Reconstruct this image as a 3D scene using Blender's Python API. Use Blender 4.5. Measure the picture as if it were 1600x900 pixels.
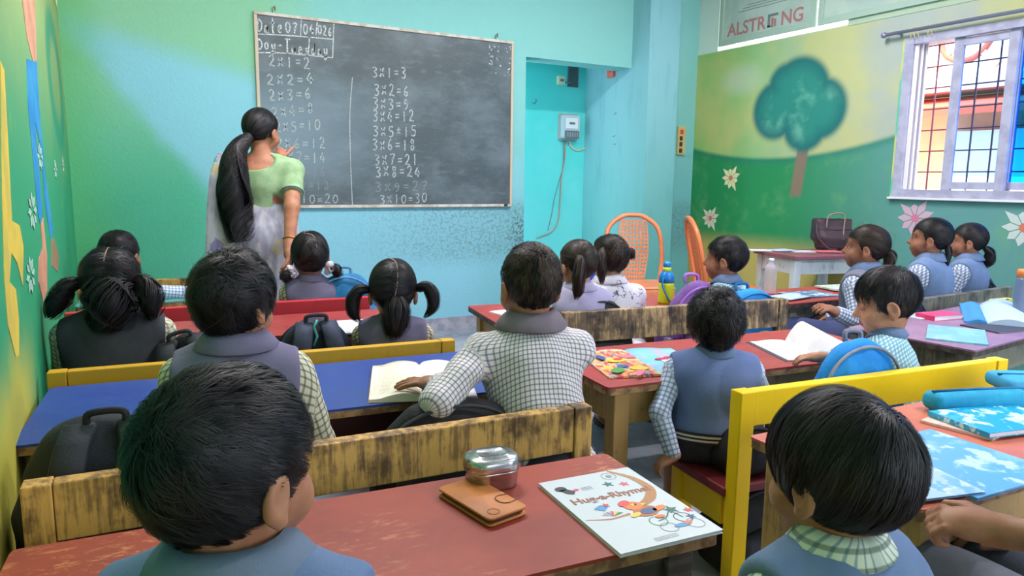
import bpy, bmesh, math, random
import numpy as np
from mathutils import Vector, Matrix, Euler

for o in list(bpy.data.objects):
    bpy.data.objects.remove(o, do_unlink=True)
SC = bpy.context.scene
COL = SC.collection
rad = math.radians

# ------------------------------------------------------------------ camera
CAM_H = 1.12
YAW, PITCH, ROLL, FPX = 29.0166, 8.5273, -0.7104, 1120.0
cd = bpy.data.cameras.new('camera'); cam = bpy.data.objects.new('camera', cd); COL.objects.link(cam)
cd.sensor_width = 36.0; cd.lens = 36.0*FPX/1600.0; cd.clip_start = 0.02
_f = Vector((math.sin(rad(YAW))*math.cos(rad(PITCH)), math.cos(rad(YAW))*math.cos(rad(PITCH)), -math.sin(rad(PITCH))))
_r = Vector((math.cos(rad(YAW)), -math.sin(rad(YAW)), 0)); _d = _f.cross(_r)
_r2 = _r*math.cos(rad(ROLL)) + _d*math.sin(rad(ROLL)); _d2 = -_r*math.sin(rad(ROLL)) + _d*math.cos(rad(ROLL))
_m = Matrix((( _r2.x, -_d2.x, -_f.x, 0), (_r2.y, -_d2.y, -_f.y, 0), (_r2.z, -_d2.z, -_f.z, CAM_H), (0, 0, 0, 1)))
cam.matrix_world = _m
SC.camera = cam
CAMP = Vector((0, 0, CAM_H))

# ------------------------------------------------------------------ world, sun, exposure
w = bpy.data.worlds.new('world'); SC.world = w; w.use_nodes = True
bg = w.node_tree.nodes['Background']; bg.inputs[0].default_value = (0.84, 0.87, 1.0, 1); bg.inputs[1].default_value = 3.4
sd = bpy.data.lights.new('sun', 'SUN'); sd.energy = 7.0; sd.angle = rad(1.0); sd.color = (1.0, 0.95, 0.86)
sun = bpy.data.objects.new('sun', sd); COL.objects.link(sun)
sun.rotation_euler = Vector((0.62, -0.12, -0.9)).to_track_quat('-Z', 'Y').to_euler()
SC.view_settings.view_transform = 'Standard'; SC.view_settings.look = 'None'
SC.view_settings.exposure = 0.92; SC.view_settings.gamma = 1.0
SC.view_settings.use_curve_mapping = False

# ------------------------------------------------------------------ camera rays used to read distances in the room
def ray(x, y):
    return _r2*((x-800)/FPX) + _d2*((y-450)/FPX) + _f
def onz(x, y, z): r = ray(x, y); return CAMP + r*((z-CAM_H)/r.z)
def ony(x, y, Y): r = ray(x, y); return CAMP + r*(Y/r.y)
def onx(x, y, X): r = ray(x, y); return CAMP + r*(X/r.x)
def atd(x, y, d): return CAMP + ray(x, y)*d
def lin(c):
    return tuple(((v/255.0)/12.92 if v/255.0 <= 0.04045 else ((v/255.0+0.055)/1.055)**2.4) for v in c[:3]) + (1.0,)

# ------------------------------------------------------------------ materials
MATS = {}
class NT:
    def __init__(s, name):
        s.m = bpy.data.materials.new(name); s.m.use_nodes = True; s.t = s.m.node_tree; s.n = s.t.nodes
        s.b = s.n['Principled BSDF']
    def new(s, typ, **kw):
        n = s.n.new(typ)
        for k, v in kw.items(): setattr(n, k, v)
        return n
    def link(s, a, b): s.t.links.new(a, b)
    def val(s, inp, v):
        if hasattr(v, 'is_linked') or hasattr(v, 'links'): s.link(v, inp)
        else: inp.default_value = v
    def math(s, op, a, b=0.0, c=None, clamp=False):
        n = s.new('ShaderNodeMath', operation=op, use_clamp=clamp); s.val(n.inputs[0], a); s.val(n.inputs[1], b)
        if c is not None: s.val(n.inputs[2], c)
        return n.outputs[0]
    def mix(s, f, a, b):
        n = s.new('ShaderNodeMix', data_type='RGBA'); s.val(n.inputs[0], f); s.val(n.inputs[6], a); s.val(n.inputs[7], b); return n.outputs[2]
    def noise(s, vec, scale, detail=3.0, rough=0.55):
        n = s.new('ShaderNodeTexNoise'); s.link(vec, n.inputs['Vector']); n.inputs['Scale'].default_value = scale
        n.inputs['Detail'].default_value = detail; n.inputs['Roughness'].default_value = rough; return n.outputs[0]
    def ss(s, v, a, b):     # smooth ramp of v from a (0) to b (1)
        n = s.new('ShaderNodeMapRange', interpolation_type='SMOOTHSTEP'); s.val(n.inputs[0], v)
        n.inputs[1].default_value = a; n.inputs[2].default_value = b; return n.outputs[0]
    def obj(s): return s.new('ShaderNodeTexCoord').outputs['Object']
    def pos(s):
        g = s.new('ShaderNodeNewGeometry'); return g.outputs['Position']
    def xyz(s, v):
        n = s.new('ShaderNodeSeparateXYZ'); s.link(v, n.inputs[0]); return n.outputs[0], n.outputs[1], n.outputs[2]
    def scale(s, v, sc):
        n = s.new('ShaderNodeMapping'); s.link(v, n.inputs[0]); n.inputs['Scale'].default_value = sc; return n.outputs[0]
    def bump(s, h, strength=0.2, dist=0.01):
        n = s.new('ShaderNodeBump'); s.link(h, n.inputs['Height']); n.inputs['Strength'].default_value = strength
        n.inputs['Distance'].default_value = dist; s.link(n.outputs[0], s.b.inputs['Normal'])
    def done(s, color=None, rough=None, spec=None, metal=None):
        if color is not None: s.val(s.b.inputs['Base Color'], color)
        if rough is not None: s.val(s.b.inputs['Roughness'], rough)
        if spec is not None: s.b.inputs['Specular IOR Level'].default_value = spec
        if metal is not None: s.b.inputs['Metallic'].default_value = metal
        return s.m

def mat(name, c, rough=0.6, spec=0.4, metal=0.0, c2=None, nscale=20.0, lo=0.4, hi=0.62, stretch=(1, 1, 1), bump=0.0, bscale=None, emit=None):
    """plain material, optionally mottled towards c2"""
    if name in MATS: return MATS[name]
    t = NT(name); col = lin(c)
    if c2 is not None or bump:
        v = t.scale(t.obj(), stretch); nz = t.noise(v, nscale)
        if c2 is not None: col = t.mix(t.ss(nz, lo, hi), lin(c), lin(c2))
        if bump: t.bump(t.noise(v, bscale or nscale), bump)
    t.done(col, rough, spec, metal)
    if emit:
        t.b.inputs['Emission Color'].default_value = lin(c); t.b.inputs['Emission Strength'].default_value = emit
    MATS[name] = t.m; return t.m

def worn_wood(name, paint, wear, dark, amount=0.5, vert=True, rough=0.5):
    """painted plank with scraped and grimy patches"""
    if name in MATS: return MATS[name]
    t = NT(name); o = t.obj()
    st = (60, 60, 6) if vert else (4, 60, 60)
    n1 = t.noise(t.scale(o, st), 1.0, 4, .7); n2 = t.noise(o, 9.0, 4, .65); n3 = t.noise(t.scale(o, (120, 120, 10)), 1.0, 3, .6)
    mk = t.ss(t.math('ADD', t.math('MULTIPLY', n1, .55), t.math('MULTIPLY', n2, .45)), .60-amount*.28, .74-amount*.28)
    c = t.mix(mk, lin(paint), lin(wear))
    mk2 = t.ss(t.math('ADD', t.math('MULTIPLY', n2, .7), t.math('MULTIPLY', n3, .3)), .62-amount*.2, .70-amount*.1)
    c = t.mix(t.math('MULTIPLY', mk2, min(1, amount*1.4)), c, lin(dark))
    t.bump(n1, .15, .004)
    MATS[name] = t.done(c, rough, .4); return MATS[name]

def check_cloth(name, base, line, line2=None, period=0.014, width=0.32, soft=0.12, rough=0.85):
    """woven check that follows the sewn-on 'weave' coordinates"""
    if name in MATS: return MATS[name]
    t = NT(name); a = t.new('ShaderNodeAttribute', attribute_name='weave'); x, y, z = t.xyz(a.outputs['Vector'])
    def stripe(v):
        f = t.math('FRACT', t.math('DIVIDE', v, period)); d = t.math('ABSOLUTE', t.math('SUBTRACT', f, .5))
        return t.math('SUBTRACT', 1.0, t.ss(d, width*.5-soft*.5, width*.5+soft*.5))
    s1, s2 = stripe(x), stripe(y)
    c = t.mix(t.math('MULTIPLY', s1, .62), lin(base), lin(line)); c = t.mix(t.math('MULTIPLY', s2, .62), c, lin(line2 or line))
    t.bump(t.noise(t.obj(), 60.0, 2), .15, .004)
    MATS[name] = t.done(c, rough, .2); return MATS[name]

# ------------------------------------------------------------------ object helpers
def tag(o, label, cat, group=None, kind=None):
    if label: o['label'] = label
    if cat: o['category'] = cat
    if group: o['group'] = group
    if kind: o['kind'] = kind
    return o
def empty(name, loc, rz=0.0, label=None, cat=None, group=None):
    o = bpy.data.objects.new(name, None); COL.objects.link(o); o.location = loc; o.rotation_euler = (0, 0, rz)
    o.empty_display_size = 0.05
    return tag(o, label, cat, group)
def link(name, me, m=None, parent=None, smooth=False):
    o = bpy.data.objects.new(name, me); COL.objects.link(o)
    if m is not None:
        for k in (m if isinstance(m, (list, tuple)) else [m]): me.materials.append(k)
    if parent: o.parent = parent
    if smooth:
        me.polygons.foreach_set('use_smooth', np.ones(len(me.polygons), dtype=bool))
    return o
def bm_obj(name, bm, m, parent=None, smooth=False):
    me = bpy.data.meshes.new(name); bm.normal_update(); bm.to_mesh(me); bm.free()
    return link(name, me, m, parent, smooth)
def raw(name, V, F, m=None, parent=None, smooth=False):
    me = bpy.data.meshes.new(name); me.from_pydata([tuple(map(float, v)) for v in V], [], [tuple(map(int, f)) for f in F]); me.update()
    return link(name, me, m, parent, smooth)
def add_box(bm, c, s, rot=None, bev=0.0):
    r = bmesh.ops.create_cube(bm, size=1.0); vs = r['verts']
    bmesh.ops.scale(bm, vec=Vector(s), verts=vs)
    if bev > 0:
        es = list({e for v in vs for e in v.link_edges})
        r2 = bmesh.ops.bevel(bm, geom=es, offset=bev, segments=2, affect='EDGES', profile=.5); vs = list({v for f in r2['faces'] for v in f.verts} | {v for v in vs if v.is_valid})
    if rot is not None: bmesh.ops.rotate(bm, cent=(0, 0, 0), matrix=rot, verts=vs)
    bmesh.ops.translate(bm, vec=Vector(c), verts=vs); return vs
def box(name, c, s, m, parent=None, rot=None, bev=0.0):
    bm = bmesh.new(); add_box(bm, c, s, rot, bev); return bm_obj(name, bm, m, parent)
def tube_mesh(pts, radii, seg=10, caps=True, closed=False):
    """rings swept along pts; radii scalar or list"""
    P = [Vector(p) for p in pts]; n = len(P); R = radii if isinstance(radii, (list, tuple)) else [radii]*n
    V, F = [], []; up = Vector((0, 0, 1)); prev = None
    for i in range(n):
        if closed: t = (P[(i+1) % n]-P[i-1]).normalized()
        else: t = (P[min(i+1, n-1)]-P[max(i-1, 0)]).normalized()
        if prev is None:
            a = t.cross(up); a = t.cross(Vector((1, 0, 0))) if a.length < 1e-3 else a
        else: a = prev - t*prev.dot(t)
        a.normalize(); prev = a; b = t.cross(a)
        for k in range(seg):
            q = 2*math.pi*k/seg; V.append(P[i]+(a*math.cos(q)+b*math.sin(q))*R[i])
    for i in range(n if closed else n-1):
        j = (i+1) % n
        for k in range(seg):
            k2 = (k+1) % seg; F.append((i*seg+k, j*seg+k, j*seg+k2, i*seg+k2))
    if caps and not closed:
        F.append(tuple(range(seg))); F.append(tuple((n-1)*seg+k for k in reversed(range(seg))))
    return V, F
def tube(name, pts, radii, m, parent=None, seg=10, closed=False):
    V, F = tube_mesh(pts, radii, seg, True, closed); return raw(name, V, F, m, parent, True)
def spline(pts, n=6, closed=False):
    P = [Vector(p) for p in pts]; out = []; N = len(P)
    for i in range(N if closed else N-1):
        p0 = P[(i-1) % N] if closed else P[max(i-1, 0)]; p1 = P[i]; p2 = P[(i+1) % N]; p3 = P[(i+2) % N] if closed else P[min(i+2, N-1)]
        for k in range(n):
            t = k/n; out.append(.5*((2*p1)+(p2-p0)*t+(2*p0-5*p1+4*p2-p3)*t*t+(3*p1-p0-3*p2+p3)*t**3))
    if not closed: out.append(P[-1])
    return out
def lathe(name, prof, m, parent=None, seg=24, loc=(0, 0, 0)):
    V, F = [], []
    for r, z in prof:
        for k in range(seg):
            a = 2*math.pi*k/seg; V.append((loc[0]+r*math.cos(a), loc[1]+r*math.sin(a), loc[2]+z))
    for i in range(len(prof)-1):
        for k in range(seg): F.append((i*seg+k, i*seg+(k+1) % seg, (i+1)*seg+(k+1) % seg, (i+1)*seg+k))
    F.append(tuple(reversed(range(seg)))); F.append(tuple((len(prof)-1)*seg+k for k in range(seg)))
    return raw(name, V, F, m, parent, True)
def plate(name, pts, thick, m, parent=None, M4=None):
    """outline in x,y extruded from z=0 to thick"""
    n = len(pts); V = [(p[0], p[1], 0.0) for p in pts]+[(p[0], p[1], thick) for p in pts]
    F = [tuple(reversed(range(n))), tuple(range(n, 2*n))]+[(i, (i+1) % n, n+(i+1) % n, n+i) for i in range(n)]
    if M4 is not None: V = [M4 @ Vector(v) for v in V]
    return raw(name, V, F, m, parent)
def rrect(w, h, r, n=5):
    out = []
    for cx, cy, a0 in ((w/2-r, h/2-r, 0), (-w/2+r, h/2-r, 90), (-w/2+r, -h/2+r, 180), (w/2-r, -h/2+r, 270)):
        for k in range(n+1):
            a = rad(a0+90*k/n); out.append((cx+r*math.cos(a), cy+r*math.sin(a)))
    return out
def star(cx, cy, r, n=5, rot=90, q=.42):
    return [(cx+(r if k % 2 == 0 else r*q)*math.cos(rad(rot+180*k/n)), cy+(r if k % 2 == 0 else r*q)*math.sin(rad(rot+180*k/n))) for k in range(2*n)]
def disc(cx, cy, rx, ry=None, n=20, rot=0):
    ry = ry or rx; c, s = math.cos(rad(rot)), math.sin(rad(rot))
    return [(cx+rx*math.cos(2*math.pi*k/n)*c-ry*math.sin(2*math.pi*k/n)*s, cy+rx*math.cos(2*math.pi*k/n)*s+ry*math.sin(2*math.pi*k/n)*c) for k in range(n)]
def text_mesh(body, size, M4, m, name='lettering', parent=None, thick=0.0004, shear=0.0, align='LEFT', weight=0.0):
    cu = bpy.data.curves.new('tmp', 'FONT'); cu.body = body; cu.size = size; cu.extrude = thick; cu.shear = shear; cu.align_x = align; cu.offset = weight
    cu.resolution_u = 3
    o = bpy.data.objects.new('tmp', cu); COL.objects.link(o)
    me = bpy.data.meshes.new_from_object(o.evaluated_get(bpy.context.evaluated_depsgraph_get()))
    bpy.data.objects.remove(o, do_unlink=True); bpy.data.curves.remove(cu)
    me.transform(M4); me.materials.clear(); me.name = name
    return link(name, me, m, parent)
# ------------------------------------------------------------------ soft solids: distance fields turned into one continuous mesh
def smin(a, b, k):
    if k <= 0: return np.minimum(a, b)
    h = np.clip(0.5+0.5*(b-a)/k, 0, 1); return b+(a-b)*h-k*h*(1-h)
class Field:
    def __init__(s): s.p = []
    def cap(s, a, b, ra, rb=None, k=0.02, op='+'):
        a = np.array(a, float); b = np.array(b, float); rb = ra if rb is None else rb; R = max(ra, rb)
        ab = b-a; L = max(ab@ab, 1e-12)
        def f(X, Y, Z):
            px, py, pz = X-a[0], Y-a[1], Z-a[2]
            t = np.clip((px*ab[0]+py*ab[1]+pz*ab[2])/L, 0, 1)
            return np.sqrt((px-t*ab[0])**2+(py-t*ab[1])**2+(pz-t*ab[2])**2)-(ra+(rb-ra)*t)
        s.p.append((f, np.minimum(a, b)-R, np.maximum(a, b)+R, k, op)); return s
    def ell(s, c, r, k=0.02, op='+', rot=None, pw=2.0):
        c = np.array(c, float); r = np.array(r, float); Rm = np.array(rot) if rot is not None else np.eye(3); R = max(r)
        def f(X, Y, Z):
            P = [X-c[0], Y-c[1], Z-c[2]]
            q = [Rm[0][i]*P[0]+Rm[1][i]*P[1]+Rm[2][i]*P[2] for i in range(3)]
            k0 = (np.abs(q[0]/r[0])**pw+np.abs(q[1]/r[1])**pw+np.abs(q[2]/r[2])**pw)**(1/pw)
            g = np.sqrt((q[0]/r[0]**2)**2+(q[1]/r[1]**2)**2+(q[2]/r[2]**2)**2)+1e-9
            return k0*(k0-1)/g if pw == 2.0 else (k0-1)*min(r)
        bb = np.array([np.sqrt(sum((Rm[i][j]*r[j])**2 for j in range(3))) for i in range(3)]) if pw == 2.0 else np.array([sum(abs(Rm[i][j])*r[j] for j in range(3)) for i in range(3)])
        s.p.append((f, c-bb, c+bb, k, op)); return s
    def box(s, c, hs, r=0.01, k=0.01, op='+', rot=None):
        c = np.array(c, float); hs = np.array(hs, float); Rm = np.array(rot) if rot is not None else np.eye(3)
        def f(X, Y, Z):
            P = [X-c[0], Y-c[1], Z-c[2]]
            q = [np.abs(Rm[0][i]*P[0]+Rm[1][i]*P[1]+Rm[2][i]*P[2])-(hs[i]-r) for i in range(3)]
            return np.sqrt(sum(np.maximum(v, 0)**2 for v in q))+np.minimum(np.maximum(np.maximum(q[0], q[1]), q[2]), 0)-r
        bb = np.array([sum(abs(Rm[i][j])*hs[j] for j in range(3)) for i in range(3)])
        s.p.append((f, c-bb, c+bb, k, op)); return s
    def fun(s, f, lo, hi, k=0.0, op='-'):
        s.p.append((f, np.array(lo, float), np.array(hi, float), k, op)); return s
    def grow(s, d):            # same solid, thicker
        o = Field(); o.p = [((lambda X, Y, Z, g=f: g(X, Y, Z)-d), lo-d, hi+d, k, op) for f, lo, hi, k, op in s.p]; return o
    def mesh(s, h, warp=None):
        adds = [q for q in s.p if q[4] == '+']
        lo = np.min([q[1] for q in adds], axis=0)-3*h; hi = np.max([q[2] for q in adds], axis=0)+3*h
        n = np.ceil((hi-lo)/h).astype(int)+1
        ax = [lo[i]+h*np.arange(n[i]) for i in range(3)]
        F = np.full(tuple(n), 0.5, dtype=np.float32)
        for f, l, u, k, op in s.p:
            m = 2.5*h+k
            i0 = np.clip(np.floor((l-m-lo)/h).astype(int), 0, n); i1 = np.clip(np.ceil((u+m-lo)/h).astype(int)+1, 0, n)
            if np.any(i1 <= i0): continue
            sl = tuple(slice(i0[i], i1[i]) for i in range(3))
            X = ax[0][sl[0]][:, None, None]; Y = ax[1][sl[1]][None, :, None]; Z = ax[2][sl[2]][None, None, :]
            d = f(X, Y, Z)
            if op == '+': F[sl] = smin(F[sl], d, k)
            elif op == '-': F[sl] = -smin(-F[sl], d, k)
            else: F[sl] = -smin(-F[sl], -d, k)      # '&' keeps the inside only within its own box
        F[0], F[-1] = .5, .5; F[:, 0], F[:, -1] = .5, .5; F[:, :, 0], F[:, :, -1] = .5, .5
        return nets(F, lo, h)
def nets(F, lo, h):
    S = F < 0
    cnt = np.zeros(tuple(np.array(F.shape)-1), np.int8)
    for dx in (0, 1):
        for dy in (0, 1):
            for dz in (0, 1): cnt += S[dx:F.shape[0]-1+dx, dy:F.shape[1]-1+dy, dz:F.shape[2]-1+dz]
    act = (cnt > 0) & (cnt < 8); I, J, K = np.nonzero(act); ids = np.full(cnt.shape, -1, np.int64); ids[I, J, K] = np.arange(len(I))
    cv = {}
    for dx in (0, 1):
        for dy in (0, 1):
            for dz in (0, 1): cv[dx, dy, dz] = F[I+dx, J+dy, K+dz].astype(np.float64)
    acc = np.zeros((len(I), 3)); num = np.zeros(len(I))
    for a in range(3):
        for u in (0, 1):
            for v in (0, 1):
                c0 = [u, v]; c0.insert(a, 0); c1 = [u, v]; c1.insert(a, 1); A, B = cv[tuple(c0)], cv[tuple(c1)]
                mk = (A < 0) != (B < 0); t = np.where(mk, A/np.where(mk, A-B, 1), 0)
                p = np.tile(np.array(c0, float), (len(I), 1)); p[:, a] = t
                acc += p*mk[:, None]; num += mk
    V = (np.stack([I, J, K], 1)+acc/num[:, None])*h+lo
    Q = []
    for a in range(3):
        s0 = [slice(1, -1)]*3; s0[a] = slice(0, -1); s1 = [slice(1, -1)]*3; s1[a] = slice(1, None)
        A, B = S[tuple(s0)], S[tuple(s1)]; ch = np.argwhere(A != B)
        if not len(ch): continue
        off = np.array([1, 1, 1]); off[a] = 0; e = ch+off; inside = A[tuple(ch.T)]
        b, c = (a+1) % 3, (a+2) % 3
        def cid(db, dc):
            q = e.copy(); q[:, b] += db; q[:, c] += dc; return ids[q[:, 0], q[:, 1], q[:, 2]]
        q = np.stack([cid(-1, -1), cid(0, -1), cid(0, 0), cid(-1, 0)], 1)
        q[~inside] = q[~inside][:, ::-1]; Q.append(q)
    Q = np.concatenate(Q) if Q else np.zeros((0, 4), int); Q = Q[(Q >= 0).all(1)]
    return V, Q
def wob(P, seed, freq, amp, n=6):
    r = np.random.RandomState(seed); out = np.zeros(len(P))
    for i in range(n):
        d = r.normal(size=3); d /= np.linalg.norm(d); out += np.sin(P@d*freq*(.6+r.rand()*.9)+r.rand()*6.28)
    return out*amp/math.sqrt(n)
def vnormals(V, Q):
    N = np.zeros_like(V); fn = np.cross(V[Q[:, 2]]-V[Q[:, 0]], V[Q[:, 3]]-V[Q[:, 1]])
    for i in range(4): np.add.at(N, Q[:, i], fn)
    return N/(np.linalg.norm(N, axis=1, keepdims=True)+1e-12)
def relax(V, Q, it=1, lam=.5):
    for _ in range(it):
        A = np.zeros_like(V); c = np.zeros(len(V))
        for i in range(4):
            np.add.at(A, Q[:, i], V[Q[:, (i+1) % 4]]); np.add.at(c, Q[:, i], 1)
            np.add.at(A, Q[:, i], V[Q[:, (i-1) % 4]]); np.add.at(c, Q[:, i], 1)
        V = V+lam*(A/np.maximum(c, 1)[:, None]-V)
    return V
def fast_mesh(name, V, Q, mats, parent=None, midx=None, weave=None, smooth=True):
    me = bpy.data.meshes.new(name); k = Q.shape[1]
    me.vertices.add(len(V)); me.vertices.foreach_set('co', np.asarray(V, np.float32).ravel())
    me.loops.add(len(Q)*k); me.loops.foreach_set('vertex_index', np.asarray(Q, np.int32).ravel())
    me.polygons.add(len(Q)); me.polygons.foreach_set('loop_start', np.arange(0, len(Q)*k, k, dtype=np.int32))
    if smooth: me.polygons.foreach_set('use_smooth', np.ones(len(Q), dtype=bool))
    if midx is not None: me.polygons.foreach_set('material_index', midx.astype(np.int32))
    me.update(calc_edges=True)
    if weave is not None:
        a = me.attributes.new('weave', 'FLOAT_VECTOR', 'POINT'); a.data.foreach_set('vector', np.asarray(weave, np.float32).ravel())
    return link(name, me, mats, parent)
# ------------------------------------------------------------------ the room
YF, XL, XR, YB, ZC = 4.864, -0.205, 4.512, -2.6, 3.05
XA0, XA1, ZA, YA, YP, XP = 2.795, 3.796, 2.045, 5.517, 4.645, 4.105     # alcove and pillar
def boxes(name, L, m, kind='structure'):
    bm = bmesh.new()
    for (x0, x1, y0, y1, z0, z1) in L: add_box(bm, ((x0+x1)/2, (y0+y1)/2, (z0+z1)/2), (x1-x0, y1-y0, z1-z0))
    o = bm_obj(name, bm, m); o['kind'] = kind; return o
# front wall: blue-green limewash with a soft-edged pale blue patch and a scuffed grey band
t = NT('front_wall_paint'); P = t.pos(); X, Y, Z = t.xyz(P)
n1 = t.noise(P, 2.2, 3); n2 = t.noise(P, 45.0, 3, .6); n3 = t.noise(P, 150.0, 2)
wv = t.math('MULTIPLY', t.math('SUBTRACT', n1, .5), .35)
green = t.mix(t.ss(Z, .9, 2.0), lin((84, 180, 148)), lin((136, 194, 160)))
teal = t.mix(t.ss(Z, .5, 2.2), lin((112, 184, 188)), lin((132, 196, 192)))
sky = lin((136, 198, 216))
base = t.mix(t.ss(t.math('ADD', t.math('ADD', X, wv), t.math('MULTIPLY', t.math('MAXIMUM', t.math('SUBTRACT', 1.25, Z), 0.0), .75)), .75, 1.45), green, teal)
d1 = t.math('ADD', t.math('ADD', t.math('MULTIPLY', X, 1.35), Z), t.math('SUBTRACT', wv, 0.0))     # right of the lower diagonal
d2 = t.math('ADD', Z, t.math('MULTIPLY', X, .24))                                                  # below the upper edge
m1 = t.ss(d1, 1.58, 1.82); m2 = t.math('SUBTRACT', 1.0, t.ss(d2, 1.84, 2.04)); m3 = t.math('SUBTRACT', 1.0, t.ss(X, 2.2, 3.2))
patch = t.math('MULTIPLY', t.math('MULTIPLY', m1, m2), m3); low = t.ss(Z, .35, 1.15)
base = t.mix(t.math('MULTIPLY', patch, .92), base, sky)
cnr = t.math('SUBTRACT', 1.0, t.ss(t.math('ADD', X, wv), -.2, .12))
base = t.mix(t.math('MULTIPLY', cnr, .55), base, lin((92, 180, 100)))
scuff = t.math('MULTIPLY', t.math('MULTIPLY', t.ss(X, 1.0, 2.4), t.ss(Z, .42, .62)), t.math('SUBTRACT', 1.0, t.ss(Z, .86, 1.02)))
sp = t.ss(t.math('ADD', t.math('MULTIPLY', n2, .6), t.math('MULTIPLY', n3, .4)), .46, .60)
base = t.mix(t.math('MULTIPLY', scuff, t.math('ADD', .25, t.math('MULTIPLY', sp, .5))), base, lin((96, 128, 132)))
edge = t.math('MULTIPLY', t.math('SUBTRACT', 1.0, t.ss(t.math('ABSOLUTE', t.math('SUBTRACT', X, 2.77)), .04, .14)), t.math('SUBTRACT', 1.0, t.ss(Z, .7, 1.0)))
base = t.mix(t.math('MULTIPLY', t.math('MULTIPLY', edge, sp), .8), base, lin((52, 66, 70)))
t.bump(t.math('ADD', n2, t.math('MULTIPLY', n3, .6)), .35, .006); FRONT = t.done(base, .75, .25)
t = NT('alcove_paint'); P = t.pos(); X, Y, Z = t.xyz(P); n = t.noise(P, 3.0, 3)
TURQ = t.done(t.mix(t.ss(t.math('ADD', t.math('MULTIPLY', Z, .4), n), .6, 1.4), lin((112, 214, 214)), lin((78, 208, 204))), .7, .3)
t = NT('pillar_paint'); P = t.pos(); X, Y, Z = t.xyz(P); n = t.noise(t.scale(P, (6, 6, 1.2)), 2.0, 4); n4 = t.noise(P, 60.0, 3)
c = t.mix(t.ss(Z, .3, 2.2), lin((104, 178, 176)), lin((132, 188, 198))); c = t.mix(t.math('MULTIPLY', t.ss(n, .5, .75), .35), c, lin((92, 156, 164)))
t.bump(n4, .2, .004); PIL = t.done(c, .75, .25)
boxes('wall_front', [(XL-.2, XA0, YF, YF+.2, 0, ZC), (XA0, XA1, YF, YF+.2, ZA, ZC), (XP, XR+.2, YF, YF+.2, 0, ZC)], FRONT)
o = boxes('wall_alcove', [(XA0-.3, XA1, YA, YA+.1, 0, ZA+.5), (XA0-.3, XA1, YF+.2, YA, ZA+.3, ZA+.35)], TURQ)
boxes('wall_pillar', [(XA1, XP, YP, YA+.1, 0, ZC)], PIL)
base_m = mat('skirting_cement', (168, 170, 182), .8, c2=(140, 144, 156), nscale=9, bump=.2)
boxes('baseboard_front', [(XL, XA0, YF-.012, YF, 0, .098)], base_m)
# floor: worn grey cement
t = NT('floor_cement'); P = t.pos(); n1 = t.noise(P, 1.6, 5, .65); n2 = t.noise(P, 14.0, 4, .6); n3 = t.noise(P, 90.0, 2)
c = t.mix(t.ss(n1, .35, .7), lin((164, 170, 184)), lin((112, 119, 132))); c = t.mix(t.math('MULTIPLY', t.ss(n2, .52, .72), .6), c, lin((178, 184, 194)))
t.bump(n3, .12, .003); boxes('floor', [(XL-.2, XR+.2, YB-.2, YA+.1, -.1, 0)], t.done(c, .55, .35))
boxes('ceiling', [(XL-.2, XR+.2, YB-.2, YA+.1, ZC, ZC+.1)], mat('ceiling_white', (226, 230, 228), .9))
# left wall: sprayed green mural
t = NT('left_mural'); P = t.pos(); X, Y, Z = t.xyz(P); n1 = t.noise(P, 1.8, 3); n2 = t.noise(P, 7.0, 3)
c = t.mix(t.ss(t.math('ADD', Z, t.math('MULTIPLY', n1, .5)), 1.25, 2.1), lin((52, 160, 112)), lin((150, 176, 112)))
ring = t.math('ABSOLUTE', t.math('SUBTRACT', t.math('SQRT', t.math('ADD', t.math('POWER', t.math('MULTIPLY', t.math('SUBTRACT', Y, 4.15), .62), 2.0), t.math('POWER', t.math('SUBTRACT', Z, 1.56), 2.0))), .26))
c = t.mix(t.math('MULTIPLY', t.math('SUBTRACT', 1.0, t.ss(ring, .02, .12)), .75), c, lin((10, 150, 116)))
fl = t.math('SUBTRACT', 1.0, t.ss(t.math('ADD', Z, t.math('MULTIPLY', n1, .3)), .78, .98)); near = t.math('SUBTRACT', 1.0, t.ss(Y, 1.9, 2.3))
c = t.mix(t.math('MULTIPLY', fl, near), c, lin((196, 190, 78)))
c = t.mix(t.math('MULTIPLY', t.ss(n2, .6, .75), .35), c, lin((150, 205, 90)))
LEFTM = t.done(c, .7, .3)
boxes('wall_left', [(XL-.2, XL, YB, YF+.2, 0, ZC)], LEFTM)
wl = bpy.data.objects['wall_left']
box('vent_bright_plate', (XL+.002, 4.68, 2.32), (.004, .26, .6), mat('vent_bright_cream', (236, 230, 176), .7), wl)  # added cream plate stands in for the bright vent opening, no hole behind
def on_left(pts, m, th=.0012):
    q = [onx(px, py, XL) for px, py in pts]; V = [(XL, v.y, v.z) for v in q]+[(XL+th, v.y, v.z) for v in q]; n = len(q)
    raw('mural_shape', V, [tuple(range(n)), tuple(reversed(range(n, 2*n)))]+[(i, n+i, n+(i+1) % n, (i+1) % n) for i in range(n)], m, wl)
pm = lambda nm, c, c2=None: mat('mural_'+nm, c, .7, c2=c2, nscale=6)
MY, MB_, MPk, MW = pm('yellow', (232, 200, 74), (206, 186, 84)), pm('blue', (34, 136, 200), (60, 156, 206)), pm('peach', (214, 158, 128), (196, 140, 112)), pm('white', (170, 206, 190))
on_left([(0, 95), (6, 110), (12, 225), (18, 345), (30, 352), (36, 385), (35, 448), (26, 410), (17, 395), (14, 440), (24, 452), (29, 500), (29, 555), (24, 558), (12, 510), (6, 440), (2, 300)], MY)
on_left([(41, 92), (57, 97), (61, 170), (70, 270), (83, 362), (79, 374), (71, 325), (62, 225), (54, 190), (66, 330), (63, 352), (59, 335), (49, 225), (43, 160)], MB_)
on_left([(34, 0), (54, 0), (57, 94), (51, 96), (42, 60)], MPk)
on_left([(63, 352), (67, 340), (73, 400), (73, 455), (67, 472), (60, 440), (60, 405), (66, 388)], MPk)
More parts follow.
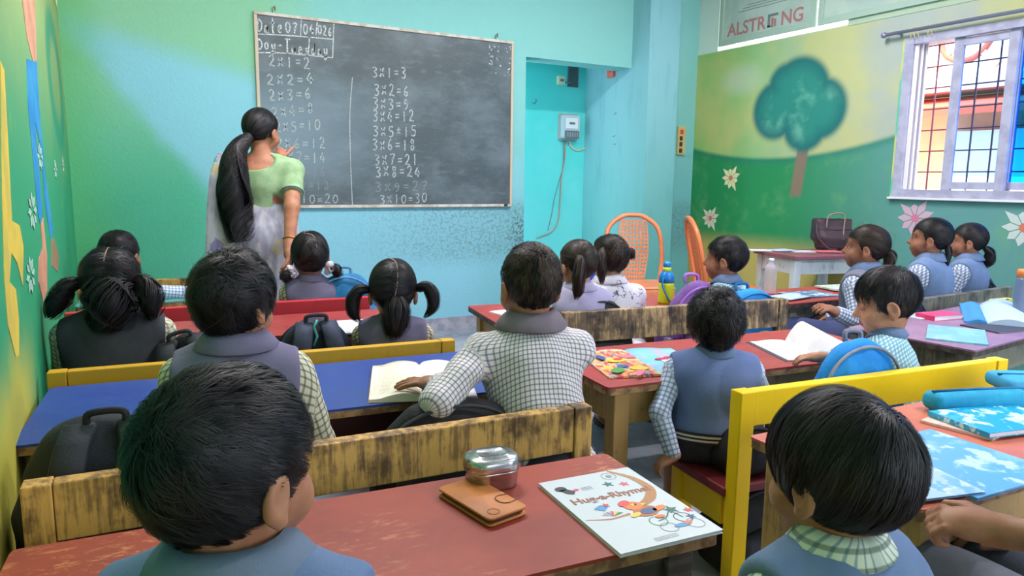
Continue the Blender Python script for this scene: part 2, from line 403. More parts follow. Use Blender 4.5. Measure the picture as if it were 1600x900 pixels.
on_left([(80, 374), (84, 372), (92, 400), (90, 425), (80, 415)], pm('peach_shade', (150, 128, 96)))
def flower_left(px, py, r):
    c = onx(px, py, XL)
    for k in range(8):
        a = 2*math.pi*k/8; V = []
        for th in (.0012, .0024):
            for (u, v) in ((.25, 0), (.7, .2), (1, 0), (.7, -.2)): V.append((XL+th, c.y+2.2*r*(u*math.cos(a)-v*math.sin(a)), c.z+r*(u*math.sin(a)+v*math.cos(a))))
        raw('mural_petal', V, [(0, 1, 2, 3), (7, 6, 5, 4)]+[(i, 4+i, 4+(i+1) % 4, (i+1) % 4) for i in range(4)], MW, wl)
for px, py, r in ((50, 330, .055), (62, 245, .045), (86, 265, .04), (98, 258, .04), (47, 430, .05)): flower_left(px, py, r)

# right wall: mural of yellow sky, green hill and a puffy tree, with a window and a high vent
t = NT('right_mural'); P = t.pos(); X, Y, Z = t.xyz(P); n1 = t.noise(P, 1.5, 3); n2 = t.noise(P, 5.0, 4)
skyc = t.mix(t.ss(Y, 3.0, 4.7), lin((166, 178, 172)), lin((136, 188, 108))); skyc = t.mix(t.math('MULTIPLY', t.ss(n1, .42, .66), .75), skyc, lin((190, 192, 124)))
cl = t.math('SUBTRACT', 1.0, t.ss(t.math('SQRT', t.math('ADD', t.math('POWER', t.math('SUBTRACT', Y, 4.35), 2.0), t.math('POWER', t.math('MULTIPLY', t.math('SUBTRACT', Z, 1.95), 1.8), 2.0))), .05, .32))
skyc = t.mix(t.math('MULTIPLY', cl, .7), skyc, lin((184, 202, 178)))
hill = t.math('ADD', 1.31, t.math('MULTIPLY', t.math('POWER', t.math('SUBTRACT', Y, 3.98), 2.0), .13))
hm_ = t.math('SUBTRACT', 1.0, t.ss(t.math('SUBTRACT', Z, hill), -.015, .03))
hc = t.mix(t.ss(Y, 2.6, 4.0), lin((96, 152, 150)), lin((38, 138, 84))); hc = t.mix(t.math('MULTIPLY', t.ss(n2, .5, .75), .4), hc, lin((112, 172, 112)))
rim = t.math('SUBTRACT', 1.0, t.ss(t.math('ABSOLUTE', t.math('SUBTRACT', Z, hill)), .0, .07))
hc = t.mix(t.math('MULTIPLY', rim, .6), hc, lin((36, 120, 106)))
c = t.mix(hm_, skyc, hc)
ye = t.math('MULTIPLY', t.math('SUBTRACT', 1.0, t.ss(Z, .55, .75)), t.ss(Y, 2.9, 3.3)); c = t.mix(ye, c, lin((190, 172, 96)))
TREE, DARKT = lin((44, 134, 122)), lin((30, 108, 108))
crown = None
for cy, cz, rr in ((3.78, 1.77, .30), (3.98, 1.68, .24), (3.58, 1.66, .24), (3.70, 1.56, .22), (3.90, 1.86, .18)):
    dd = t.math('SQRT', t.math('ADD', t.math('POWER', t.math('SUBTRACT', Y, cy), 2.0), t.math('POWER', t.math('SUBTRACT', Z, cz), 2.0)))
    v = t.math('SUBTRACT', rr, dd); crown = v if crown is None else t.math('MAXIMUM', crown, v)
tr = t.math('MULTIPLY', t.ss(t.math('SUBTRACT', .055, t.math('ABSOLUTE', t.math('SUBTRACT', Y, t.math('ADD', 3.70, t.math('MULTIPLY', t.math('SUBTRACT', 1.4, Z), .12))))), -.01, .02), t.math('MULTIPLY', t.ss(Z, 1.0, 1.06), t.math('SUBTRACT', 1.0, t.ss(Z, 1.5, 1.6))))
c = t.mix(tr, c, lin((132, 116, 100)))
c = t.mix(t.ss(crown, -.02, .05), c, t.mix(t.ss(crown, .02, .16), DARKT, t.mix(t.ss(n2, .5, .7), TREE, lin((96, 168, 150)))))
c = t.mix(t.ss(Z, 2.2, 2.22), c, lin((206, 226, 216)))
RIGHTM = t.done(c, .7, .3)
WY0, WY1, WZ0, WZ1 = .6, 2.985, 1.045, 2.055
VY0, VY1, VZ0, VZ1 = 2.405, 4.632, 2.212, 2.85
boxes('wall_right', [(XR, XR+.2, YB, YF+.2, 0, WZ0), (XR, XR+.2, WY1, YF+.2, WZ0, VZ0), (XR, XR+.2, YB, WY0, WZ0, VZ0), (XR, XR+.2, WY0, WY1, WZ1, VZ0),
      (XR, XR+.2, VY1, YF+.2, VZ0, ZC), (XR, XR+.2, YB, VY0, VZ0, ZC), (XR, XR+.2, VY0, VY1, VZ1, ZC)], RIGHTM)
wr = bpy.data.objects['wall_right']
def flower_right(px, py, r, m, mc):
    c = onx(px, py, XR)
    for k in range(9):
        a = 2*math.pi*k/9; s = 1.0+.25*math.sin(k*2.3); V = []
        for th in (0, .0014):
            for (u, v) in ((.2, .05), (.62, .2), (1*s, 0), (.62, -.2), (.2, -.05)): V.append((XR-th, c.y+r*(u*math.cos(a)-v*math.sin(a)), c.z+r*(u*math.sin(a)+v*math.cos(a))))
        raw('mural_petal', V, [(0, 1, 2, 3, 4), (9, 8, 7, 6, 5)]+[(i, 5+i, 5+(i+1) % 5, (i+1) % 5) for i in range(5)], m, wr)
    V = [(XR-.0022, c.y+r*.22*math.cos(k*.628), c.z+r*.22*math.sin(k*.628)) for k in range(10)]
    raw('mural_flower_centre', V, [tuple(range(10))], mc, wr)
FW, FC, FP = pm('cream', (226, 220, 176)), pm('flower_red', (206, 120, 96)), pm('pink', (196, 168, 186))
flower_right(1142, 278, .10, FW, FC); flower_right(1110, 341, .10, pm('petal_white', (214, 206, 190)), FC); flower_right(1430, 341, .12, FP, pm('pinkdeep', (200, 120, 150))); flower_right(1600, 356, .12, pm('pale', (196, 208, 206)), FC)
# back of the room: wall with two wide openings, behind the camera
boxes('wall_back', [(XL-.2, 0.2, YB-.2, YB, 0, ZC), (1.9, 2.5, YB-.2, YB, 0, ZC), (4.3, XR+.2, YB-.2, YB, 0, ZC), (XL-.2, XR+.2, YB-.2, YB, 2.7, ZC), (.2, 1.9, YB-.2, YB, 0, 1.1), (.2, 1.9, YB-.2, YB, 2.1, 2.7)], mat('back_wall_green', (150, 205, 190), .8))

# ------------------------------------------------------------------ sliding window in the right wall
win = empty('window_1', (XR, (WY0+WY1)/2, WZ0)); win['kind'] = 'structure'
UP = mat('window_frame_grey', (176, 178, 202), .45, c2=(160, 160, 186), nscale=12); UPW = mat('window_track_white', (226, 224, 232), .45)
def wbox(name, x0, x1, y0, y1, z0, z1, m, parent=win):
    p = parent.location if parent is win else Vector((0, 0, 0))
    return box(name, Vector(((x0+x1)/2, (y0+y1)/2, (z0+z1)/2))-win.location, (x1-x0, y1-y0, z1-z0), m, parent, bev=.002)
X0 = XR-.008
wbox('frame_jamb', X0, XR+.12, WY1-.075, WY1-.016, WZ0+.05, WZ1-.05, UP); wbox('frame_jamb', X0, XR+.12, WY0, WY0+.07, WZ0+.05, WZ1-.05, UP)
wbox('frame_head', X0, XR+.12, WY0, WY1-.016, WZ1-.05, WZ1, UP); wbox('frame_sill', X0, XR+.12, WY0, WY1-.016, WZ0, WZ0+.05, UP)
wbox('painted_reveal', XR-.002, XR+.12, WY1-.016, WY1, WZ0, WZ1, mat('reveal_yellow_green', (200, 214, 120), .7, c2=(90, 200, 160), nscale=2.5, lo=.45, hi=.55))
wbox('sill_edge', XR-.03, XR, WY0, WY1, WZ0-.014, WZ0, UPW)
for k in range(3): wbox('track', XR+.012+.03*k, XR+.02+.03*k, WY1-.10-.012*k, WY1-.075, WZ0+.05, WZ1-.05, UPW)
def glass(name, tint, rough=0.0, mixf=.25):
    t = NT(name); t.n.remove(t.b); tr = t.new('ShaderNodeBsdfTransparent'); tr.inputs[0].default_value = lin(tint)
    gl = t.new('ShaderNodeBsdfGlossy'); gl.inputs['Roughness'].default_value = .08; mx = t.new('ShaderNodeMixShader'); mx.inputs[0].default_value = .06
    t.link(tr.outputs[0], mx.inputs[1]); t.link(gl.outputs[0], mx.inputs[2]); t.link(mx.outputs[0], t.n['Material Output'].inputs[0]); return t.m
G2, G3 = glass('glass_pale_blue', (206, 228, 250)), glass('glass_deep_blue', (70, 190, 252))
def sash(y0, y1, x, gm, st=.055):
    s = empty('sash', Vector((x, (y0+y1)/2, (WZ0+WZ1)/2))-win.location); s.parent = win
    hh = (WZ1-WZ0)/2-.05
    for a in (-1, 1):
        box('stile', (0, a*((y1-y0)/2-st/2), 0), (.028, st, hh*2), UP, s, bev=.002)
        box('rail', (0, 0, a*(hh-st/2)), (.027, y1-y0-2*st, st*.8), UP, s, bev=.002)
    box('pane', (0, 0, 0), (.005, y1-y0-2*st, 2*(hh-st*.85)), gm, s)
sash(2.30, 2.665, XR+.03, G2); sash(1.70, 2.355, XR+.07, G3); sash(.67, 1.72, XR+.03, G3)
gr = empty('window_grill', Vector((XR+.15, (WY0+WY1)/2, WZ0))-win.location); gr.parent = win
GM = mat('grill_paint', (120, 60, 84), .5); 
for k in range(8): box('grill_bar', (0, 0, .03+k*.133), (.008, WY1-WY0-.04, .008), GM, gr)
for k in range(19): box('grill_bar', (.008, (WY1-WY0)/2-.02-k*.125, (WZ1-WZ0)/2), (.008, .008, WZ1-WZ0-.02), GM, gr)
# curtain rod with clips
rod = empty('curtain_rod', (XR-.05, 2.2, 2.085), 0, 'grey metal curtain rod fixed above the sliding window', 'curtain rod')
RM = mat('rod_metal', (150, 150, 176), .35, .5, .6)
tube('rod', [(0, -1.75, 0), (0, .885, 0)], .011, RM, rod, 14)
lathe('finial', [(.001, -.02), (.016, -.014), (.02, 0), (.016, .014), (.001, .02)], RM, rod, 14, (0, .89, 0))
for yy in (.80, -1.6): box('bracket', (.025, yy, 0), (.05, .018, .018), RM, rod, bev=.002)
for yy in (.71, .685, .66, .60, .575): tube('curtain_clip', [(0, yy, .018), (.0, yy+.004, -.005), (0, yy-.006, -.045), (.004, yy+.004, -.055)], .0022, mat('clip_yellow', (222, 196, 120), .4), rod, 6)

# ------------------------------------------------------------------ advertising panels closing the high vent
def vent_panel(y0, y1, label, lettering):
    e = empty('sign_panel', (XR-.012, (y0+y1)/2, VZ0+.03), 0, label, 'sign panel', 'panels closing the high vent')
    FR = mat('sign_frame_sage', (158, 184, 170), .6); PA = mat('sign_face', (176, 196, 186), .5, c2=(164, 186, 178), nscale=5)
    h = VZ1-VZ0-.03; wd = y1-y0
    box('face', (.01, 0, h/2), (.006, wd-.02, h-.02), PA, e)
    for a in (-1, 1): box('frame_side', (0, a*(wd/2-.022), h/2), (.02, .04, h), FR, e, bev=.002)
    for zz in (.022, h-.02): box('frame_rail', (0, 0, zz), (.02, wd-.084, .044), FR, e, bev=.002)
    MM = Matrix(((0, 0, -1, .006), (-1, 0, 0, 0), (0, 1, 0, 0), (0, 0, 0, 1)))
    LM = mat('sign_line_grey', (112, 120, 122), .6)
    if lettering:
        RD = mat('sign_red', (170, 118, 116), .6)
        def put(s, u, sz=.128): text_mesh(s, sz, Matrix.Translation((0, -u, 0)) @ MM @ Matrix.Translation((0, .068, 0)), RD, 'lettering', e, weight=.003)
        put('ALSTR', -wd/2+.085, .14); put('NG', -wd/2+.625, .14)
        for (u0, u1, z0, z1, mm) in ((.505, .525, .07, .165, LM), (.525, .60, .148, .165, LM), (.540, .556, .07, .135, RD), (.566, .582, .07, .125, RD), (.505, .535, .07, .082, LM)):
            box('emblem_bar', (.003, -(-wd/2+(u0+u1)/2), (z0+z1)/2), (.004, u1-u0, z1-z0), mm, e)
    for k in range(3): box('print_line', (.006, 0, .24+k*.02), (.002, wd*.6-.1*k, .004), LM, e)
    return e
vent_panel(3.655, 4.61, 'sage framed vent panel with red block capitals nearest the pillar', True)
vent_panel(2.42, 3.64, 'sage framed blank vent panel beside the red lettered one', False)
boxes('trim_1', [(XR-.004, XR+.03, 2.405, 3.40, VZ0-.01, VZ0+.03)], mat('vent_sill_sage', (166, 190, 166), .7))

# ------------------------------------------------------------------ the house across the lane
hs_ = empty('house', (8.2, 4.2, 0), 0, 'orange plastered house with ornate balcony seen through the window', 'house')
OR = mat('house_orange', (232, 182, 146), .85, c2=(226, 172, 136), nscale=2); WHT = mat('house_white', (206, 182, 178), .85); RDO = mat('house_red_roof', (206, 92, 70), .7); BLU = mat('house_grey', (150, 160, 190), .8)
box('wall', (.1, 0, .9), (.2, 9, 2.4), OR, hs_); box('white_bay', (-.05, -.40, .7), (.3, 1.7, 2.0), mat('house_bay_white', (236, 244, 244), .85), hs_); box('eave', (-.25, 0, 1.98), (.8, 9, .09), RDO, hs_, Matrix.Rotation(rad(-14), 3, 'Y'))
box('slab', (-.1, 0, 2.17), (.6, 9, .12), WHT, hs_)
for k in range(9):
    yy = -3.6+.9*k
    box('balcony_post', (-.1, yy, 2.75), (.1, .1, 1.1), WHT, hs_)
    tube('balcony_ring', [(-.1, yy+.45+.27*math.cos(a*.39), 2.72+.27*math.sin(a*.39)) for a in range(16)], .035, BLU if k % 2 else RDO, hs_, 8, True)
    for a in (45, -45): box('balcony_brace', (-.1, yy+.45, 2.72), (.05, .06, 1.0), OR, hs_, Matrix.Rotation(rad(a), 3, 'X'))
box('balcony_rail', (-.1, 0, 3.3), (.14, 9, .1), WHT, hs_)
boxes('outside_ground', [(XR+.2, 14, -6, 14, -.12, -.02)], mat('lane_dust', (190, 176, 158), .9))

# ------------------------------------------------------------------ added tube lights to brighten the room, unseen above the frame
def added_tube_light(x, y, rz, label):
    e = empty('added_tube_light', (x, y, ZC-.001), rz, label, 'added lamp', 'added unseen tube lights')
    box('batten', (0, 0, -.03), (1.25, .06, .06), mat('batten_white', (235, 235, 235), .5), e, bev=.004)
    m = mat('added_tube_glow', (255, 253, 246), .4, emit=14.0)
    tube('tube', [(-.58, 0, -.085), (.58, 0, -.085)], .014, m, e, 10)
    for a in (-1, 1): box('holder', (a*.595, 0, -.075), (.03, .035, .05), mat('batten_white', (0, 0, 0)), e, bev=.003)
    ld = bpy.data.lights.new('added_fill_lamp', 'AREA'); ld.shape = 'RECTANGLE'; ld.size = 1.15; ld.size_y = .05; ld.energy = 30; ld.color = (1.0, .93, .97)
    lo = bpy.data.objects.new('added_fill_lamp', ld); COL.objects.link(lo); lo.parent = e; lo.location = (0, 0, -.11)
added_tube_light(2.9, .4, 0, 'added unseen white tube light on the ceiling nearest the window')
added_tube_light(.9, 2.9, 0, 'added unseen white tube light on the ceiling towards the blackboard left'); added_tube_light(2.9, 3.0, 0, 'added unseen white tube light on the ceiling towards the alcove')
# ------------------------------------------------------------------ blackboard
BX0, BX1, BZ0, BZ1, BY = .832, 2.676, .922, 2.141, YF-.022
bb = empty('blackboard', ((BX0+BX1)/2, YF, BZ0), 0, 'dark grey blackboard with chalked times tables and thin pale frame', 'blackboard')
bl = bb.location
t = NT('slate'); P = t.pos(); X, Y, Z = t.xyz(P); n1 = t.noise(t.scale(P, (1, 1, 1.4)), 2.6, 5, .65); n2 = t.noise(t.scale(P, (5, 1, 16)), 2.0, 4, .7)
c = t.mix(t.ss(n1, .35, .72), lin((70, 82, 86)), lin((100, 114, 120))); c = t.mix(t.math('MULTIPLY', t.ss(n2, .5, .8), .5), c, lin((116, 128, 134)))
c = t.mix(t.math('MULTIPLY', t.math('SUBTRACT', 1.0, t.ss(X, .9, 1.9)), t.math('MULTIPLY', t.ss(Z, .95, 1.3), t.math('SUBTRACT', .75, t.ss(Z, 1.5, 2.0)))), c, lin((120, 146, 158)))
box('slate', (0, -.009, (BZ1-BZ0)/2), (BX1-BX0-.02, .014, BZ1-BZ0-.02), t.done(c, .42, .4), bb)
FRM = mat('board_frame', (206, 200, 190), .5, c2=(180, 168, 150), nscale=14); FRS = mat('board_frame_sides', (196, 180, 158), .5)
box('frame_top', (0, -.013, BZ1-BZ0-.010), (BX1-BX0, .026, .020), FRM, bb, bev=.003); box('frame_bottom', (0, -.013, .010), (BX1-BX0, .026, .020), FRM, bb, bev=.003)
for s in (-1, 1): box('frame_side', (s*((BX1-BX0)/2-.010), -.013, (BZ1-BZ0)/2), (.020, .026, BZ1-BZ0-.04), FRS, bb, bev=.003)
for xx in (.95, 2.53): tube('hanging_hook', [(xx-bl.x, -.008, BZ1-BZ0-.005), (xx-bl.x, -.012, BZ1-BZ0+.03), (xx-bl.x+.012, -.014, BZ1-BZ0+.045), (xx-bl.x+.016, -.010, BZ1-BZ0+.02)], .004, mat('hook_brass', (150, 150, 110), .4, .5, .6), bb, 8)
for xx in (1.01, 2.62): box('frame_clip', (xx-bl.x, -.028, .012), (.03, .006, .016), mat('clip_dark', (40, 44, 48), .5), bb)
GL = {
 '0': [[(.5, 1), (.2, .85), (.1, .45), (.3, .05), (.6, .1), (.8, .5), (.7, .9), (.5, 1)]], '1': [[(.4, 1), (.42, .5), (.4, 0)]],
 '2': [[(.1, .8), (.35, 1), (.65, .85), (.55, .5), (.1, .05), (.4, .08), (.85, .0)]], '3': [[(.1, .95), (.5, 1), (.7, .8), (.35, .55), (.72, .35), (.5, .02), (.1, .08)]],
 '4': [[(.5, 1), (.1, .35), (.8, .38)], [(.6, .65), (.55, 0)]], '5': [[(.75, .98), (.25, .98), (.2, .6), (.6, .58), (.7, .25), (.4, 0), (.1, .1)]],
 '6': [[(.6, 1), (.25, .65), (.15, .25), (.4, 0), (.65, .2), (.5, .45), (.2, .3)]], '7': [[(.1, .95), (.75, .98), (.5, .5), (.35, 0)], [(.25, .5), (.7, .52)]],
 '8': [[(.6, .9), (.3, .95), (.25, .7), (.65, .3), (.45, .0), (.2, .2), (.6, .7), (.6, .9)]], '9': [[(.65, .8), (.4, 1), (.2, .75), (.4, .55), (.65, .8), (.6, .3), (.3, 0)]],
 'X': [[(.1, .85), (.7, .1)], [(.7, .95), (.1, .05)]], '=': [[(.1, .62), (.75, .66)], [(.1, .35), (.75, .38)]], '+': [[(.1, .62), (.75, .66)], [(.1, .35), (.75, .38)], [(.42, .85), (.42, .45)]],
 'D': [[(.15, 1), (.12, 0)], [(.0, .98), (.5, .95), (.85, .55), (.6, .1), (.1, .0)]], 'a': [[(.6, .5), (.3, .6), (.1, .25), (.35, 0), (.6, .3), (.62, .55), (.62, .1), (.8, 0)]],
 't': [[(.35, 1.1), (.32, .1), (.55, 0)], [(.05, .72), (.65, .76)]], 'e': [[(.1, .3), (.6, .38), (.45, .62), (.15, .4), (.2, .05), (.7, .1)]], 'o': [[(.4, .65), (.12, .4), (.3, .02), (.6, .2), (.6, .55), (.4, .65)]],
 'y': [[(.1, .6), (.2, .2), (.55, .25)], [(.6, .65), (.55, -.1), (.25, -.4), (.1, -.15), (.7, .05)]], '-': [[(.1, .4), (.6, .42)]], 'T': [[(.0, 1), (.8, 1)], [(.35, 1), (.32, -.05)]],
 'u': [[(.1, .6), (.12, .15), (.4, .05), (.6, .3), (.6, .6), (.62, .05)]], 's': [[(.65, .6), (.3, .66), (.25, .42), (.6, .25), (.4, 0), (.05, .08)]], 'd': [[(.6, .5), (.3, .55), (.1, .25), (.35, .02), (.6, .3), (.7, 1.1), (.66, 0)]], '|': [[(.3, 1.25), (.28, -.2)]]}
def chalk(strokes, wid, m, name='chalk_writing'):
    V, F = [], []; r = random.Random(len(strokes)*7+int(wid*1e5))
    for st in strokes:
        pts = spline([(p[0], 0, p[1]) for p in st], 5) if len(st) > 2 else [Vector((p[0], 0, p[1])) for p in st]
        b = len(V); n = len(pts)
        for i, p in enumerate(pts):
            d = (pts[min(i+1, n-1)]-pts[max(i-1, 0)]); d = d.normalized() if d.length > 1e-9 else Vector((1, 0, 0)); q = Vector((-d.z, 0, d.x))*wid*.5*r.uniform(.75, 1.2)
            V += [p+q, p-q]
        for i in range(n-1): F.append((b+2*i, b+2*i+1, b+2*i+3, b+2*i+2))
    return raw(name, [(v[0]-bl.x, -.0175, v[2]-bl.z) for v in V], F, m, bb)
def chalk_mat(name, c, fade):
    t = NT(name); n = t.noise(t.pos(), 220.0, 2); t.done(t.mix(t.ss(n, .38-fade*.1, .62), lin(c), lin((120, 130, 134))), .9, .1); return t.m
CH1, CH2, CH3 = chalk_mat('chalk_bright', (232, 236, 234), 0), chalk_mat('chalk', (200, 208, 208), .2), chalk_mat('chalk_faint', (138, 150, 154), .4)
def write(s, px, py, px2, py2, h, m, wid=.009, sq=.84):
    """s written from baseline pixel (px,py) to (px2,py2) with letter height h px"""
    a, b, c = ony(px, py, BY), ony(px2, py2, BY), ony(px, py-h, BY); H = c.z-a.z; adv = (b.x-a.x)/len(s); sl = (b.z-a.z)/max(1, len(s)); st = []
    r = random.Random(s)
    for i, ch in enumerate(s):
        j = r.uniform(-.06, .06); k = r.uniform(.9, 1.08)
        st = [[(a.x+adv*i+adv*sq*u, a.z+sl*i+H*(v*k+j)) for u, v in g] for g in GL.get(ch, [])]
        if st: chalk(st, wid, m, 'chalk_character')
def line(pts, m, wid=.008):
    for seg in pts: chalk([[(q.x, q.z) for q in (ony(px, py, BY) for px, py in seg)]], wid, m, 'chalk_line')
write('Date', 402, 49, 445, 52, 20, CH1); write('07', 446, 50, 468, 53, 15, CH1); write('04', 474, 52, 494, 55, 15, CH1); write('026', 497, 53, 521, 57, 14, CH1)
write('Doy-', 402, 77, 446, 78, 17, CH1); write('T', 446, 82, 458, 83, 24, CH1); write('uesday', 456, 84, 516, 88, 17, CH1, .008)
line([[(471, 30), (470, 56)], [(496, 33), (494, 55)], [(522, 36), (520, 90)], [(402, 53), (446, 55), (520, 61)], [(402, 82), (446, 83), (520, 90)], [(484, 57), (482, 86)]], CH1)
for s, a in (('2X1=2', (420, 103, 488, 107)), ('2X2=4', (417, 132, 494, 131)), ('2X3=6', (420, 158, 490, 153))): write(s, *a, 17, CH2)
for s, a in (('2X4=8', (424, 184, 494, 175)), ('2X5=10', (430, 206, 504, 203)), ('2X6=12', (432, 232, 512, 231)), ('2X7=14', (438, 254, 512, 255))): write(s, *a, 16, CH2, .0075)
for s, a in (('2X8=16', (440, 276, 512, 275)), ('2X9=18', (444, 297, 518, 296))): write(s, *a, 15, CH3, .0075)
write('2X10=20', 446, 318, 532, 318, 14, CH2, .007)
for s, a in (('3X1=3', (582, 120, 638, 122)), ('3X2=6', (585, 148, 642, 150)), ('3X3=9', (583, 170, 642, 172)), ('3X4=12', (583, 190, 650, 190)), ('3X5+15', (583, 213, 654, 213)), ('3X6=18', (582, 235, 652, 234)), ('3X7=21', (585, 257, 656, 258)), ('3X8=24', (587, 276, 660, 276))): write(s, *a, 17, CH2)
write('3X9=27', 586, 300, 672, 297, 15, CH3, .0075); write('3X10=30', 594, 318, 670, 316, 14, CH2, .008)
line([[(551, 121), (547, 180), (548, 250), (551, 322)]], CH2, .007)
rr = random.Random(5); dots = []
for k in range(34):
    q = rr.choice([(763+rr.random()*34, 71+rr.random()*5), (764+rr.random()*5, 72+rr.random()*30), (793+rr.random()*5, 75+rr.random()*45), (770+rr.random()*26, 80+rr.random()*40)]); p = ony(q[0], q[1], BY); dots.append([(p.x, p.z), (p.x+rr.uniform(.006, .014), p.z+rr.uniform(-.006, .006))])
chalk(dots, .009, CH1, 'chalk_dots')['kind'] = 'stuff'

# ------------------------------------------------------------------ benches and desks
def bench(label, L, R, top, seat, frame_m, rail_m, seat_m, zt=.605, zs=.34, left_ext=0.0, depth=.27, rail_h=.105, grp='pupils\' wooden benches', tint=None):
    a = L if isinstance(L, Vector) else onz(L[0], L[1], zt); b = R if isinstance(R, Vector) else onz(R[0], R[1], zt)
    d = b-a; d.z = 0; a = a-d.normalized()*left_ext; d = b-a; d.z = 0; ln = d.length; rz = math.atan2(d.y, d.x)
    e = empty('bench', (a.x, a.y, 0), rz, label, 'bench', grp)
    pw = .045
    for x in (pw/2, ln-pw/2):
        box('post', (x, .018, zt/2), (pw, .042, zt), frame_m, e, bev=.003)
        box('leg', (x, depth-.02, (zs-.025)/2), (pw, .042, zs-.025), frame_m, e, bev=.003)
        box('side_rail', (x, depth/2+.01, zs-.07), (.028, depth-.10, .085), frame_m, e, bev=.002)
    box('back_rail', (ln/2, .018, zt-rail_h/2-.001), (ln-2*pw-.002, .034, rail_h), rail_m, e, bev=.003)
    box('seat', (ln/2, depth/2+.02, zs-.0125), (ln+.01, depth-.03, .025), seat_m, e, bev=.004)
    box('front_rail', (ln/2, depth-.02, zs-.06), (ln-2*pw, .022, .065), frame_m, e, bev=.002)
    return e
def desk(label, loc, rz, ln, dp, z, top_m, edge_m, leg_m, ap=.085, inset=.035, shelf=False, lw=.05):
    """loc = near left corner of the top on plan"""
    e = empty('desk', (loc[0], loc[1], 0), rz, label, 'desk', 'pupils\' wooden desks')
    bm = bmesh.new(); 
    plate('desk_top', [(ln/2+x, dp/2+y) for x, y in rrect(ln, dp, .012, 3)], .006, top_m, e, Matrix.Translation((0, 0, z-.006)))
    plate('top_edge', [(ln/2+x, dp/2+y) for x, y in rrect(ln-.002, dp-.002, .012, 3)], .018, edge_m, e, Matrix.Translation((0, 0, z-.024)))
    bm.free()
    zl = z-.024
    for x in (inset+lw/2, ln-inset-lw/2):
        for y in (inset*.6+lw/2, dp-inset*.6-lw/2): box('leg', (x, y, zl/2), (lw, lw, zl), leg_m, e, bev=.003)
        box('side_apron', (x, dp/2, zl-ap/2), (.024, dp-2*lw-inset, ap), leg_m, e, bev=.002)
    for y in (inset*.6+lw/2, dp-inset*.6-lw/2): box('apron', (ln/2, y, zl-ap/2), (ln-2*inset-2*lw, .024, ap), leg_m, e, bev=.002)
    return e
YW = worn_wood('bench_worn_yellow', (226, 176, 98), (150, 114, 70), (72, 56, 44), .56); YB_ = worn_wood('bench_worn_olive', (196, 164, 118), (116, 98, 80), (58, 50, 48), .72)
MUS = worn_wood('bench_mustard', (204, 158, 34), (190, 146, 40), (140, 104, 30), .16); REDB = worn_wood('bench_red', (196, 48, 58), (176, 60, 66), (120, 34, 44), .2)
YEL = worn_wood('bench_yellow', (250, 208, 8), (240, 196, 14), (180, 138, 20), .12, rough=.4); GRW = worn_wood('wood_grey_worn', (128, 124, 108), (92, 90, 84), (54, 54, 54), .5)
OLV = worn_wood('wood_olive', (194, 156, 98), (156, 124, 80), (86, 72, 56), .4); DKW = worn_wood('wood_dark_worn', (72, 72, 74), (104, 100, 96), (34, 34, 38), .5, vert=False)
MAR = mat('seat_maroon', (120, 40, 48), .45, c2=(104, 34, 42), nscale=8); BRN = worn_wood('wood_plain_brown', (150, 116, 76), (120, 92, 62), (80, 60, 46), .3)
def top_mat(name, c, c2, c3, amt=.5, rough=.38):
    t = NT(name); o = t.obj(); n1 = t.noise(o, 5.0, 4, .6); n2 = t.noise(t.scale(o, (14, 40, 14)), 2.2, 4, .7); n3 = t.noise(o, 1.7, 3)
    m_ = t.math('MULTIPLY', t.ss(n2, .52, .66), t.ss(n3, .40, .56)); cc = t.mix(t.ss(n1, .35, .7), lin(c), lin(c2)); cc = t.mix(t.math('MULTIPLY', m_, amt), cc, lin(c3))
    rg = t.math('ADD', rough, t.math('MULTIPLY', n1, .2)); t.done(cc, rg, .45); return t.m
TRED = top_mat('top_red_brown', (158, 60, 38), (136, 50, 34), (214, 140, 84), .8); TBLU = top_mat('top_blue', (32, 66, 150), (40, 74, 148), (96, 116, 160), .35, .42); TRD2 = top_mat('top_red', (168, 62, 58), (146, 50, 54), (200, 120, 100), .4, .3)
TORG = top_mat('top_orange', (206, 118, 88), (186, 92, 84), (222, 160, 130), .4, .35); TPUR = top_mat('top_mauve', (150, 112, 140), (128, 96, 124), (180, 150, 170), .4, .35); TTQ = top_mat('top_turquoise', (96, 158, 150), (84, 146, 140), (120, 170, 160), .3)
EDW = mat('edge_wood', (178, 140, 96), .6, c2=(120, 90, 64), nscale=30); EDD = mat('edge_dark', (58, 50, 48), .6, c2=(90, 78, 70), nscale=30)
b1 = bench('worn yellow bench behind the silver tiffin box and brown phone case', (30, 763), (925, 634), 0, 0, YW, YW, BRN)
b2 = bench('mustard bench backing onto the blue desk', (72, 583), (711, 531), 0, 0, MUS, MUS, BRN, rail_h=.075)
b3 = bench('bright red bench in front of the teacher', (100, 490), (578, 464), 0, 0, REDB, REDB, REDB)
b4 = bench('scuffed yellow bench closest to the front wall on the left', Vector((-.18, 4.02, 0)), Vector((.44, 3.97, 0)), 0, 0, YW, YW, BRN)
b5 = bench('glossy yellow bench with maroon seat beside the aisle', (1158, 614), (1575, 561), 0, 0, YEL, YEL, MAR, rail_h=.092)
b6 = bench('scratched brown bench holding the black and purple backpacks', (881, 489), (1232, 467), 0, 0, YB_, YB_, BRN, zt=.65, rail_h=.115)
b7 = bench('grey weathered bench under the window in front of the braided girl', (1372, 477), (1582, 448), 0, 0, GRW, GRW, BRN, left_ext=.12)
b8 = bench('plain wooden bench under the nearest boy at the red desk', Vector((-.17, .50, 0)), Vector((.44, .46, 0)), 0, 0, YW, YW, BRN)
b9 = bench('plain wooden bench under the boy with bowl haircut at lower right', Vector((.54, .30, 0)), Vector((1.75, .20, 0)), 0, 0, OLV, OLV, BRN)
r5 = rad(-5.2)
